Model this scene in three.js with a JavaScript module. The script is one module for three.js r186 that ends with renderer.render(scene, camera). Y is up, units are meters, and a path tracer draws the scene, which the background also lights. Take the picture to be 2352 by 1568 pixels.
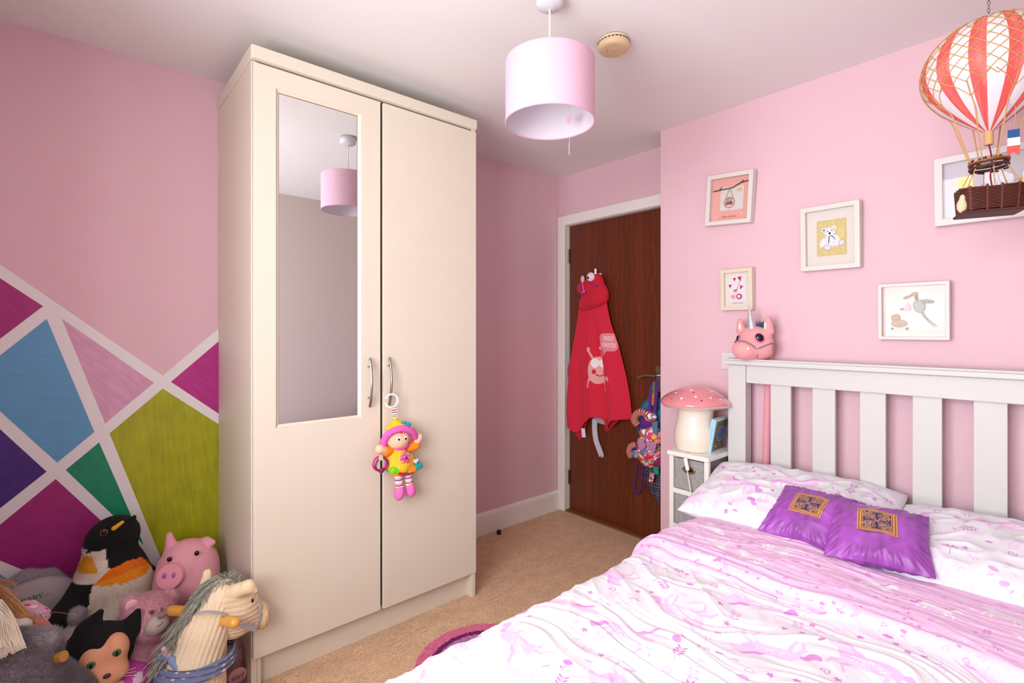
import * as THREE from 'three';
import { RoundedBoxGeometry } from 'three/addons/geometries/RoundedBoxGeometry.js';
import { mergeGeometries, mergeVertices, toCreasedNormals } from 'three/addons/utils/BufferGeometryUtils.js';
import { RectAreaLightUniformsLib } from 'three/addons/lights/RectAreaLightUniformsLib.js';
import { createNoise2D, createNoise3D } from 'simplex-noise';

// ---------------------------------------------------------------- camera, sky, light, exposure
// World: the left wall is x = 0, the floor y = 0, the wall behind the bed z = 0. Units are metres.
const scene = new THREE.Scene();
const FOCAL = 1151, YAW = Math.atan2(2500 - 1176, FOCAL);
const camera = new THREE.PerspectiveCamera(2 * Math.atan(784 / FOCAL) * 180 / Math.PI, 2352 / 1568, 0.05, 60);
camera.position.set(2.53, 1.303, 2.448);
camera.lookAt(2.53 - Math.sin(YAW), 1.303, 2.448 - Math.cos(YAW));
camera.setViewOffset(2352, 1568, 0, 28, 2352, 1568);          // the lens is shifted: verticals stay upright
scene.background = new THREE.Color(0.80, 0.90, 1.0);            // even overcast sky
scene.backgroundIntensity = 2.2;
const renderer = new THREE.WebGLRenderer({ antialias: true });
renderer.toneMapping = THREE.LinearToneMapping;
renderer.toneMappingExposure = 0.93;
renderer.shadowMap.enabled = true;
RectAreaLightUniformsLib.init();
// daylight of the window in the bay opposite the bed
const WIN = { x0: 1.27, x1: 2.64, y0: 0.8, y1: 2.16, z: 3.1 };
const daylight = new THREE.RectAreaLight(new THREE.Color(0.965, 0.985, 1.0), 16.5, WIN.x1 - WIN.x0 - 0.1, WIN.y1 - WIN.y0 - 0.1);
daylight.name = 'window_daylight';
daylight.position.set((WIN.x0 + WIN.x1) / 2, (WIN.y0 + WIN.y1) / 2, WIN.z + 0.08);
daylight.lookAt((WIN.x0 + WIN.x1) / 2, (WIN.y0 + WIN.y1) / 2, 0);
daylight.castShadow = true;
scene.add(daylight);

// ---------------------------------------------------------------- helpers
const V = (x, y, z) => new THREE.Vector3(x, y, z);
function rng(seed) { let s = seed | 0; return () => { s = (s + 0x6d2b79f5) | 0; let t = Math.imul(s ^ (s >>> 15), 1 | s); t = (t + Math.imul(t ^ (t >>> 7), 61 | t)) ^ t; return ((t ^ (t >>> 14)) >>> 0) / 4294967296; }; }
const n2 = createNoise2D(rng(11)), n3 = createNoise3D(rng(23));
const fbm2 = (x, y, o = 4) => { let a = 0, s = 0.5; for (let i = 0; i < o; i++) { a += s * n2(x, y); x = x * 2.03 + 7.1; y = y * 2.03 - 3.7; s *= 0.5; } return a; };
const clamp = (x, a = 0, b = 1) => Math.min(b, Math.max(a, x));
const smooth = (a, b, x) => { const t = clamp((x - a) / (b - a)); return t * t * (3 - 2 * t); };
const lerp = (a, b, t) => a + (b - a) * t;
const mats = new Map();
function mat(color, roughness = 0.6, more = {}) {
  const key = Object.keys(more).some((k) => more[k]?.isTexture) ? null : JSON.stringify([color, roughness, more]);
  if (key && mats.has(key)) return mats.get(key);
  const m = new THREE.MeshPhysicalMaterial({ color: new THREE.Color(color), roughness, ...more });
  if (more.sheenColor !== undefined) m.sheenColor = new THREE.Color(more.sheenColor);
  if (key) mats.set(key, m);
  return m;
}
const taken = new Map();
function numbered(name) { const n = taken.get(name) ?? 0; taken.set(name, n + 1); return n ? name + '_' + String(n).padStart(3, '0') : name; }
function part(name, geometry, material, parent, label) {
  const m = new THREE.Mesh(geometry, material);
  m.name = name; m.castShadow = m.receiveShadow = true;
  if (label) m.userData.label = label;
  parent.add(m);
  return m;
}
function thing(name, label, category, at = [0, 0, 0], turn = 0, group) {
  const o = new THREE.Group();
  o.name = numbered(name); o.position.set(...at); o.rotation.y = turn;
  o.userData = { label, category };
  if (group) o.userData.group = group;
  scene.add(o);
  return o;
}
function single(name, geometry, material, label, category, at = [0, 0, 0]) {
  const m = part(numbered(name), geometry, material, scene, label);
  m.position.set(...at); m.userData.category = category;
  return m;
}
function structure(name, geometry, material, label, at = [0, 0, 0]) {
  const m = part(name, geometry, material, scene, label);
  m.position.set(...at); m.userData.kind = 'structure';
  return m;
}
const rbox = (w, h, d, r = 0.003, seg = 2) => new RoundedBoxGeometry(w, h, d, seg, Math.min(r, w * 0.49, h * 0.49, d * 0.49));
const box = (w, h, d) => new THREE.BoxGeometry(w, h, d);
// box between two corners
const span = (x0, x1, y0, y1, z0, z1, r = 0) => (r ? rbox(x1 - x0, y1 - y0, z1 - z0, r) : box(x1 - x0, y1 - y0, z1 - z0)).translate((x0 + x1) / 2, (y0 + y1) / 2, (z0 + z1) / 2);
const curve = (pts, closed = false, tension = 0.5) => new THREE.CatmullRomCurve3(pts.map((p) => (p.isVector3 ? p : V(...p))), closed, 'catmullrom', tension);
const tube = (pts, r, seg = 24, rad = 8, closed = false) => new THREE.TubeGeometry(curve(pts, closed), seg, r, rad, closed);
const lathe = (pts, seg = 48) => new THREE.LatheGeometry(pts.map((p) => new THREE.Vector2(...p)), seg);
const merge = (list) => mergeGeometries(list.map((g) => { const h = g.index ? g.toNonIndexed() : g.clone(); for (const k of Object.keys(h.attributes)) if (!['position', 'normal', 'uv'].includes(k)) h.deleteAttribute(k); return h; }));
// rod with round ends between two points
function rod(a, b, r, rad = 10, r2 = r) {
  const A = V(...a), B = V(...b), len = A.distanceTo(B);
  const g = new THREE.CylinderGeometry(r2, r, len, rad, 1);
  g.applyQuaternion(new THREE.Quaternion().setFromUnitVectors(V(0, 1, 0), B.clone().sub(A).normalize()));
  return g.translate((A.x + B.x) / 2, (A.y + B.y) / 2, (A.z + B.z) / 2);
}
const ball = (p, r, s = [1, 1, 1], seg = 20) => new THREE.SphereGeometry(r, seg, Math.max(6, seg * 0.7 | 0)).scale(...s).translate(...p);
function shapeOf(pts, curved = false) {
  const s = new THREE.Shape();
  if (curved) { const c = new THREE.SplineCurve([...pts, pts[0]].map((p) => new THREE.Vector2(...p))); s.setFromPoints(c.getPoints(pts.length * 6)); } else s.setFromPoints(pts.map((p) => new THREE.Vector2(...p)));
  return s;
}
const slab = (pts, depth, bevel = 0, curved = false) => new THREE.ExtrudeGeometry(shapeOf(pts, curved), { depth: Math.max(1e-4, depth - 2 * bevel), bevelEnabled: bevel > 0, bevelThickness: bevel, bevelSize: bevel, bevelOffset: -bevel, bevelSegments: 2, curveSegments: 12 }).translate(0, 0, bevel);
function heartPts(s) { const p = []; for (let i = 0; i < 40; i++) { const t = i / 40 * 2 * Math.PI; p.push([s * Math.pow(Math.sin(t), 3), s * (13 * Math.cos(t) - 5 * Math.cos(2 * t) - 2 * Math.cos(3 * t) - Math.cos(4 * t)) / 16]); } return p; }
function starPts(r, k = 0.42, turn = 0) { const p = []; for (let i = 0; i < 10; i++) { const a = turn + i * Math.PI / 5 + Math.PI / 2, q = i % 2 ? r * k : r; p.push([q * Math.cos(a), q * Math.sin(a)]); } return p; }
// parametric sheet: f(u, v) -> [x, y, z]; uv from g(u, v)
function sheet(f, nu, nv, g = (u, v) => [u, v], closedU = false) {
  const pos = new Float32Array((nu + 1) * (nv + 1) * 3), uv = new Float32Array((nu + 1) * (nv + 1) * 2), idx = [];
  for (let j = 0, k = 0; j <= nv; j++) for (let i = 0; i <= nu; i++, k++) {
    const p = f(i / nu, j / nv), t = g(i / nu, j / nv);
    pos.set(p, k * 3); uv.set(t, k * 2);
    if (i < nu && j < nv) idx.push(k, k + 1, k + nu + 2, k, k + nu + 2, k + nu + 1);
  }
  const geo = new THREE.BufferGeometry();
  geo.setAttribute('position', new THREE.BufferAttribute(pos, 3)); geo.setAttribute('uv', new THREE.BufferAttribute(uv, 2));
  geo.setIndex(idx); geo.computeVertexNormals();
  return geo;
}
function paint(w, h, draw, { repeat, srgb = true } = {}) {
  const c = document.createElement('canvas'); c.width = w; c.height = h;
  const x = c.getContext('2d'); draw(x, w, h);
  const t = new THREE.CanvasTexture(c);
  if (srgb) t.colorSpace = THREE.SRGBColorSpace;
  if (repeat) { t.wrapS = t.wrapT = THREE.RepeatWrapping; t.repeat.set(...repeat); }
  t.magFilter = THREE.LinearFilter;
  return t;
}
// computed texture: fn(u, v) -> grey 0..1 or [r, g, b] 0..1 (sRGB)
function data(w, h, fn, { repeat = [1, 1], srgb = false } = {}) {
  const d = new Uint8Array(w * h * 4);
  for (let j = 0, k = 0; j < h; j++) for (let i = 0; i < w; i++, k += 4) { let c = fn(i / w, j / h); if (typeof c === 'number') c = [c, c, c]; d[k] = clamp(c[0]) * 255; d[k + 1] = clamp(c[1]) * 255; d[k + 2] = clamp(c[2]) * 255; d[k + 3] = 255; }
  const t = new THREE.DataTexture(d, w, h);
  t.wrapS = t.wrapT = THREE.RepeatWrapping; t.magFilter = THREE.LinearFilter; t.repeat.set(...repeat);
  if (srgb) t.colorSpace = THREE.SRGBColorSpace;
  t.needsUpdate = true;
  return t;
}
// tileable noise on the unit square
const loop2 = (u, v, f, z = 0) => { const a = u * 2 * Math.PI, b = v * 2 * Math.PI, r = f / (2 * Math.PI); return (n3(Math.cos(a) * r + z, Math.sin(a) * r, Math.cos(b) * r) + n3(Math.sin(b) * r + 31 + z, Math.cos(a) * r + 7, Math.sin(a) * r)) * 0.5; };
// uv of flat parts in metres: project along the axis that the face points along
function metres(g, s = 1) {
  g = g.index ? g.toNonIndexed() : g;
  const p = g.attributes.position, n = g.attributes.normal, uv = new Float32Array(p.count * 2);
  for (let i = 0; i < p.count; i++) {
    const ax = Math.abs(n.getX(i)), ay = Math.abs(n.getY(i)), az = Math.abs(n.getZ(i));
    const [a, b] = ax > ay && ax > az ? [p.getZ(i), p.getY(i)] : ay > az ? [p.getX(i), p.getZ(i)] : [p.getX(i), p.getY(i)];
    uv[i * 2] = a * s; uv[i * 2 + 1] = b * s;
  }
  g.setAttribute('uv', new THREE.BufferAttribute(uv, 2));
  return g;
}
// ---- soft bodies: a smooth union of tapered capsules and ellipsoids, meshed with surface nets
const cap = (a, b, ra, rb = ra, c, k) => ({ a, b, ra, rb, c, k });
const ell = (p, r, c, rot, k) => { const q = rot ? new THREE.Quaternion().setFromEuler(new THREE.Euler(...rot)).invert() : null; return { p, r, c, q, k }; };
const tmpV = V(0, 0, 0);
function primDist(s, x, y, z) {
  if (s.p) {
    let dx = x - s.p[0], dy = y - s.p[1], dz = z - s.p[2];
    if (s.q) { tmpV.set(dx, dy, dz).applyQuaternion(s.q); dx = tmpV.x; dy = tmpV.y; dz = tmpV.z; }
    const [a, b, c] = s.r, k0 = Math.hypot(dx / a, dy / b, dz / c), k1 = Math.hypot(dx / (a * a), dy / (b * b), dz / (c * c));
    return k1 < 1e-9 ? -Math.min(a, b, c) : k0 * (k0 - 1) / k1;
  }
  const ax = s.b[0] - s.a[0], ay = s.b[1] - s.a[1], az = s.b[2] - s.a[2], px = x - s.a[0], py = y - s.a[1], pz = z - s.a[2];
  const t = clamp((px * ax + py * ay + pz * az) / (ax * ax + ay * ay + az * az + 1e-12));
  return Math.hypot(px - ax * t, py - ay * t, pz - az * t) - lerp(s.ra, s.rb, t);
}
function blob(prims, cell, k = 0.02, { color, bump } = {}) {
  const lo = [1e9, 1e9, 1e9], hi = [-1e9, -1e9, -1e9];
  const bb = prims.map((s) => {
    const l = [0, 0, 0], h = [0, 0, 0];
    for (let i = 0; i < 3; i++) {
      if (s.p) { const r = s.q ? Math.max(...s.r) : s.r[i]; l[i] = s.p[i] - r; h[i] = s.p[i] + r; } else { l[i] = Math.min(s.a[i] - s.ra, s.b[i] - s.rb); h[i] = Math.max(s.a[i] + s.ra, s.b[i] + s.rb); }
      lo[i] = Math.min(lo[i], l[i]); hi[i] = Math.max(hi[i], h[i]);
    }
    return [l, h];
  });
  const pad = 2.5 * cell + k * 0.3;
  const N = [0, 1, 2].map((i) => Math.ceil((hi[i] - lo[i] + 2 * pad) / cell) + 1), O = lo.map((x) => x - pad);
  const field = new Float32Array(N[0] * N[1] * N[2]).fill(1);
  const sx = 1, sy = N[0], sz = N[0] * N[1];
  prims.forEach((s, n) => {
    const kk = s.k ?? k, ext = pad + kk;
    const [l, h] = bb[n], i0 = [0, 1, 2].map((i) => Math.max(0, Math.floor((l[i] - ext - O[i]) / cell))), i1 = [0, 1, 2].map((i) => Math.min(N[i] - 1, Math.ceil((h[i] + ext - O[i]) / cell)));
    for (let z = i0[2]; z <= i1[2]; z++) for (let y = i0[1]; y <= i1[1]; y++) for (let x = i0[0]; x <= i1[0]; x++) {
      const at = x + y * sy + z * sz, d = primDist(s, O[0] + x * cell, O[1] + y * cell, O[2] + z * cell), f = field[at];
      if (f > 0.99) { field[at] = Math.min(f, d); continue; }
      const m = Math.max(kk - Math.abs(d - f), 0) / kk;
      field[at] = Math.min(d, f) - m * m * kk * 0.25;
    }
  });
  const id = new Int32Array(field.length).fill(-1), P = [], I = [], corner = [0, sx, sy, sx + sy, sz, sx + sz, sy + sz, sx + sy + sz];
  for (let z = 0; z < N[2] - 1; z++) for (let y = 0; y < N[1] - 1; y++) for (let x = 0; x < N[0] - 1; x++) {
    const at = x + y * sy + z * sz; let mask = 0;
    for (let c = 0; c < 8; c++) if (field[at + corner[c]] < 0) mask |= 1 << c;
    if (mask === 0 || mask === 255) continue;
    let X = 0, Y = 0, Z = 0, n = 0;
    for (let c = 0; c < 8; c++) for (const b of [1, 2, 4]) {
      const e = c | b; if (c & b || e === c) continue;
      const f0 = field[at + corner[c]], f1 = field[at + corner[e]];
      if ((f0 < 0) === (f1 < 0)) continue;
      const t = f0 / (f0 - f1);
      X += (c & 1) + (b === 1 ? t : 0); Y += ((c >> 1) & 1) + (b === 2 ? t : 0); Z += ((c >> 2) & 1) + (b === 4 ? t : 0); n++;
    }
    id[at] = P.length / 3;
    P.push(O[0] + (x + X / n) * cell, O[1] + (y + Y / n) * cell, O[2] + (z + Z / n) * cell);
  }
  const quad = (a, b, c, d, flip) => { if (a < 0 || b < 0 || c < 0 || d < 0) return; flip ? I.push(a, c, b, b, c, d) : I.push(a, b, c, b, d, c); };
  for (let z = 1; z < N[2] - 1; z++) for (let y = 1; y < N[1] - 1; y++) for (let x = 1; x < N[0] - 1; x++) {
    const at = x + y * sy + z * sz, f = field[at] < 0;
    if (f !== field[at + sx] < 0) quad(id[at - sy - sz], id[at - sz], id[at - sy], id[at], !f);
    if (f !== field[at + sy] < 0) quad(id[at - sx - sz], id[at - sz], id[at - sx], id[at], f);
    if (f !== field[at + sz] < 0) quad(id[at - sx - sy], id[at - sy], id[at - sx], id[at], !f);
  }
  const g = new THREE.BufferGeometry();
  g.setAttribute('position', new THREE.Float32BufferAttribute(P, 3)); g.setIndex(I); g.computeVertexNormals();
  if (bump) { const p = g.attributes.position, nn = g.attributes.normal; for (let i = 0; i < p.count; i++) { const b = bump(p.getX(i), p.getY(i), p.getZ(i)); p.setXYZ(i, p.getX(i) + nn.getX(i) * b, p.getY(i) + nn.getY(i) * b, p.getZ(i) + nn.getZ(i) * b); } g.computeVertexNormals(); }
  const n = P.length / 3, col = new Float32Array(n * 3), c = new THREE.Color(), uv = new Float32Array(n * 2);
  for (let i = 0; i < n; i++) {
    const x = P[i * 3], y = P[i * 3 + 1], z = P[i * 3 + 2];
    let want = color && color(x, y, z, [g.attributes.normal.getX(i), g.attributes.normal.getY(i), g.attributes.normal.getZ(i)]);
    if (!want) { let best = 1e9; for (const s of prims) { const d = primDist(s, x, y, z); if (d < best) { best = d; want = s.c; } } }
    c.set(want ?? '#ffffff'); col.set([c.r, c.g, c.b], i * 3);
    uv[i * 2] = x + 0.6 * z; uv[i * 2 + 1] = y + 0.3 * z;
  }
  g.setAttribute('color', new THREE.BufferAttribute(col, 3)); g.setAttribute('uv', new THREE.BufferAttribute(uv, 2));
  return g;
}
// short pile on a soft body: thin tapered hairs, one InstancedMesh
const hairShape = new THREE.ConeGeometry(1, 1, 3, 1, true).translate(0, 0.5, 0);
function pile(g, count, len, width, parent, { droop = 0.5, lean = 0.5, keep, tint, seed = 5, rough = 0.9, name = 'pile', label } = {}) {
  const r = rng(seed), p = g.attributes.position, nn = g.attributes.normal, cc = g.attributes.color, idx = g.index.array, areas = [];
  let total = 0;
  const A = V(0, 0, 0), B = V(0, 0, 0), C = V(0, 0, 0);
  for (let t = 0; t < idx.length; t += 3) { A.fromBufferAttribute(p, idx[t]); B.fromBufferAttribute(p, idx[t + 1]).sub(A); C.fromBufferAttribute(p, idx[t + 2]).sub(A); total += B.cross(C).length(); areas.push(total); }
  const list = [], M = new THREE.Matrix4(), q = new THREE.Quaternion(), up = V(0, 1, 0), col = new THREE.Color();
  for (let i = 0; i < count; i++) {
    const want = r() * total; let a = 0, b = areas.length - 1;
    while (a < b) { const m = (a + b) >> 1; areas[m] < want ? a = m + 1 : b = m; }
    let u = r(), v = r(); if (u + v > 1) { u = 1 - u; v = 1 - v; }
    const [i0, i1, i2] = [idx[a * 3], idx[a * 3 + 1], idx[a * 3 + 2]];
    const at = (attr, k) => attr.array[i0 * 3 + k] * (1 - u - v) + attr.array[i1 * 3 + k] * u + attr.array[i2 * 3 + k] * v;
    const x = at(p, 0), y = at(p, 1), z = at(p, 2), N = V(at(nn, 0), at(nn, 1), at(nn, 2)).normalize();
    if (keep && !keep(x, y, z, N)) continue;
    const d = N.clone().add(V((r() - 0.5) * lean, (r() - 0.5) * lean - droop * (0.5 + 0.5 * r()), (r() - 0.5) * lean));
    if (d.dot(N) < 0.25) d.addScaledVector(N, 0.5);
    d.normalize(); q.setFromUnitVectors(up, d);
    const L = len * (0.65 + 0.6 * r());
    M.compose(V(x, y, z).addScaledVector(N, -0.0008), q, V(width, L, width));
    const f = 0.86 + 0.28 * r();
    tint ? col.set(tint(x, y, z, r)) : col.setRGB(at(cc, 0), at(cc, 1), at(cc, 2));
    list.push([M.clone(), col.clone().multiplyScalar(f)]);
  }
  const m = new THREE.InstancedMesh(hairShape, mat('#ffffff', rough), list.length);
  list.forEach(([mm, c], i) => { m.setMatrixAt(i, mm); m.setColorAt(i, c); });
  m.name = name; m.userData.kind = 'stuff'; m.castShadow = m.receiveShadow = true;
  if (label) m.userData.label = label;
  parent.add(m);
  return m;
}
const vmat = (roughness = 0.95, more = {}) => mat('#ffffff', roughness, { vertexColors: true, ...more });
// the shapes traced on a wall of the photograph: a pixel gives a direction, the wall's plane gives the distance
function onPlane(px, py, axis, value) {
  const f = V(-Math.sin(YAW), 0, -Math.cos(YAW)), r = V(Math.cos(YAW), 0, -Math.sin(YAW));
  const d = f.multiplyScalar(FOCAL).addScaledVector(r, px - 1176); d.y = 756 - py;
  return camera.position.clone().addScaledVector(d, (value - camera.position[axis]) / d[axis]);
}
// ---------------------------------------------------------------- the room
const H = 2.4, XR = 2.88, ZB = 2.8, ZD = -0.206, XC = 0.972;
const wallGrain = data(256, 256, (u, v) => 0.5 + 0.28 * loop2(u, v, 40) + 0.22 * loop2(u, v, 90, 5), { repeat: [2.5, 2.5] });
const pinkPaint = mat('#e2bcc6', 0.62, { bumpMap: wallGrain, bumpScale: 0.00025 });
const whitePaint = mat('#eeebe9', 0.7, { bumpMap: wallGrain, bumpScale: 0.00008 });
const taupePaint = mat('#c8bbb5', 0.75, { bumpMap: wallGrain, bumpScale: 0.0004 });
const trimPaint = mat('#efeae4', 0.35);
{
  // carpet: warm beige twist pile
  const carpetMap = data(512, 512, (u, v) => {
    const a = loop2(u, v, 150, 3), b = loop2(u, v, 60, 9), c = loop2(u, v, 6, 17), d = loop2(u, v, 210, 29);
    const t = 0.83 + 0.17 * a + 0.09 * b + 0.04 * c + 0.12 * d, dark = d < -0.5 ? 0.78 : 1;
    return [1.0 * t * dark, 0.83 * t * dark, 0.665 * t * dark];
  }, { repeat: [1.9, 1.9], srgb: true });
  const carpetBump = data(512, 512, (u, v) => 0.5 + 0.4 * loop2(u, v, 150, 3) + 0.25 * loop2(u, v, 210, 29), { repeat: [1.9, 1.9] });
  structure('floor', metres(span(-0.12, 3.0, -0.1, 0, -0.36, 3.25)), mat('#ffffff', 1, { map: carpetMap, bumpMap: carpetBump, bumpScale: 0.003, sheen: 0.3, sheenColor: '#e8cdb0' }), 'beige twist pile carpet');
}
structure('ceiling', metres(span(-0.12, 3.0, H, H + 0.1, -0.36, 3.25)), whitePaint, 'smooth white ceiling');
const wallLeft = structure('wall_left', metres(span(-0.12, 0, 0, H, -0.36, 3.25)), pinkPaint, 'pink wall with painted geometric shapes below');
const wallFront = structure('wall_front', metres(merge([span(XC, XR, 0, H, -0.36, 0), span(XR, 3.0, 0, H, -0.36, 0)])), pinkPaint, 'pink wall behind the bed');
for (const [px, a, b] of [[1540, 660, 960], [1553, 640, 900], [1578, 560, 860]]) {
  const p = onPlane(px, a, 'z', 0), q = onPlane(px + 2, b, 'z', 0);
  part('drip_stain', tube([[p.x, p.y, 0], [lerp(p.x, q.x, 0.5) + 0.003, lerp(p.y, q.y, 0.5), 0], [q.x, q.y, 0]], 0.0007, 24, 6), mat('#e0b8ae', 0.6), wallFront, 'thin yellowish drip on the paint');
}
structure('wall_far', metres(merge([span(0, XC, 2.06, H, -0.3, ZD), span(0, 0.045, 0, 2.06, -0.3, ZD), span(0.9, XC, 0, 2.06, -0.3, ZD), span(0, XC, 0, H, -0.36, -0.3)])), pinkPaint, 'pink wall around the door');
structure('wall_right', metres(span(XR, 3.0, 0, H, 0, 3.25)), taupePaint, 'plain taupe wall beside the bed');
// the wall opposite the bed opens into a shallow window bay
const BAY = { x0: 1.22, x1: 2.69, y0: 0.72, y1: 2.24, z1: 3.25 };
structure('wall_back', metres(merge([
  span(0, BAY.x0, 0, H, ZB, BAY.z1), span(BAY.x1, XR, 0, H, ZB, BAY.z1), span(BAY.x0, BAY.x1, 0, BAY.y0, ZB, BAY.z1), span(BAY.x0, BAY.x1, BAY.y1, H, ZB, BAY.z1),
  span(BAY.x0, WIN.x0, BAY.y0, BAY.y1, WIN.z, BAY.z1), span(WIN.x1, BAY.x1, BAY.y0, BAY.y1, WIN.z, BAY.z1), span(WIN.x0, WIN.x1, BAY.y0, WIN.y0, WIN.z, BAY.z1), span(WIN.x0, WIN.x1, WIN.y1, BAY.y1, WIN.z, BAY.z1)])), pinkPaint, 'pink wall with the window bay');
{
  const w = new THREE.Group(); w.name = 'window_1'; w.userData = { kind: 'structure', label: 'white framed window with a rolled blind' }; scene.add(w);
  const { x0, x1, y0, y1, z } = WIN, m = (x0 + x1) / 2, rail = 1.72;
  part('frame', merge([span(x0, x0 + 0.05, y0, y1, z, z + 0.05), span(x1 - 0.05, x1, y0, y1, z, z + 0.05), span(x0 + 0.05, x1 - 0.05, y0, y0 + 0.05, z, z + 0.05), span(x0 + 0.05, x1 - 0.05, y1 - 0.05, y1, z, z + 0.05), span(m - 0.03, m + 0.03, y0 + 0.05, y1 - 0.05, z, z + 0.05), span(x0 + 0.05, m - 0.03, rail, rail + 0.05, z, z + 0.05), span(m + 0.03, x1 - 0.05, rail, rail + 0.05, z, z + 0.05)]), trimPaint, w);
  part('sill', span(BAY.x0, BAY.x1, BAY.y0, BAY.y0 + 0.025, ZB - 0.03, WIN.z, 0.006), trimPaint, w);
  for (const [a, b] of [[x0 + 0.05, m - 0.03], [m + 0.03, x1 - 0.05]]) for (const [c, d] of [[y0 + 0.05, rail], [rail + 0.05, y1 - 0.05]]) part('pane', span(a, b, c, d, z + 0.022, z + 0.026), mat('#ffffff', 0, { transmission: 1, thickness: 0, ior: 1.5 }), w);
  part('blind', rod([x0, y1 + 0.04, z - 0.04], [x1, y1 + 0.04, z - 0.04], 0.028, 20), mat('#f3efe9', 0.8), w);
}
{
  // the painted shapes on the left wall, traced in the photograph and laid on the wall's plane
  const pt = ([px, py]) => { const p = onPlane(px, py, 'x', 0); return [p.z, p.y]; };
  const flat = (pts, t) => { const g = slab(pts, t); g.applyMatrix4(new THREE.Matrix4().makeBasis(V(0, 0, 1), V(0, 1, 0), V(1, 0, 0))); const ix = g.index ? g : g; return metres(flipped(ix)); };
  const brush = (a, seed, dir = 1.1) => data(256, 256, (u, v) => { const x = u * Math.cos(dir) + v * Math.sin(dir), y = -u * Math.sin(dir) + v * Math.cos(dir); const t = 1 - a * (0.55 + 0.5 * fbm2(x * 2.2 + seed, y * 26 + seed, 4) + 0.35 * fbm2(x * 5 + seed, y * 5, 3)); return [t, t, t]; }, { repeat: [1.7, 1.7], srgb: true });
  const top = [[-160, 497.6], [0, 607], [373.8, 862.7], [501, 755]].map(pt);
  const low = [[2.79, 0.02], [1.9, 0.02]];
  part('white_bands', flat([...top, low[1], low[0]], 0.0008), mat('#eae8e8', 0.55), wallLeft, 'white masking bands between the painted shapes');
  const shapes = [
    ['#b0247f', [[-160, 534], [0, 638.5], [98.9, 703], [0, 778], [-160, 899]], 0.12, 'magenta triangle'],
    ['#5fa3cf', [[-76, 875], [0, 816], [107.5, 732], [216.8, 991.5], [131.4, 1062], [0, 943.8]], 0.05, 'sky blue shape'],
    ['#e2aac9', [[141.8, 731.3], [353.4, 878.7], [241.5, 972]], 0.10, 'pale pink triangle'],
    ['#c22b90', [[392.5, 876.6], [504, 782], [504, 951]], 0.14, 'bright magenta triangle'],
    ['#b4b800', [[373.8, 892], [504, 975], [504, 1568], [488, 1568], [251.5, 995]], 0.16, 'lime green shape'],
    ['#00916a', [[227.7, 1015.5], [330.5, 1251], [151, 1078.6]], 0.12, 'teal triangle'],
    ['#4a2587', [[-160, 839], [0, 985], [107, 1082.5], [0, 1167], [-160, 1293]], 0.16, 'dark violet triangle'],
    ['#a8227c', [[-66.5, 1259], [0, 1204.6], [128, 1099.5], [345, 1298.5], [420, 1458], [0, 1286.5]], 0.10, 'deep magenta shape'],
    ['#5fa3cf', [[-160, 1211], [0, 1318], [60, 1358], [0, 1400], [-160, 1512]], 0.05, 'sky blue shape near the floor'],
  ];
  shapes.forEach(([c, pts, a, label], i) => part('painted_shape', flat(pts.map(pt), 0.0014), mat(c, 0.5, { map: brush(a, i * 9.7 + 3, [1.0, 0.2, 0.8, 0.9, 1.5, 1.0, 2.3, 0.6, 0.2][i]) }), wallLeft, label + ' painted on the wall'));
}
function flipped(g) { const i = g.index; if (i) { const a = i.array; for (let k = 0; k < a.length; k += 3) { const t = a[k]; a[k] = a[k + 2]; a[k + 2] = t; } } else { const p = g.attributes.position.array, n = g.attributes.uv?.array; for (let k = 0; k < p.length; k += 9) for (let c = 0; c < 3; c++) { const t = p[k + c]; p[k + c] = p[k + 6 + c]; p[k + 6 + c] = t; } void n; } g.computeVertexNormals(); return g; }
{
  // skirting board
  const prof = [[0, 0], [0.019, 0], [0.019, 0.115], [0.015, 0.128], [0.006, 0.136], [0, 0.138]];
  const skirt = (len) => new THREE.ExtrudeGeometry(shapeOf(prof), { depth: len, bevelEnabled: false });
  structure('baseboard_left', merge([skirt(1.16).translate(0, 0, ZD + 0.02), skirt(0.8).translate(0, 0, 1.99)]), trimPaint, 'white skirting board along the pink wall');
}
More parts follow.
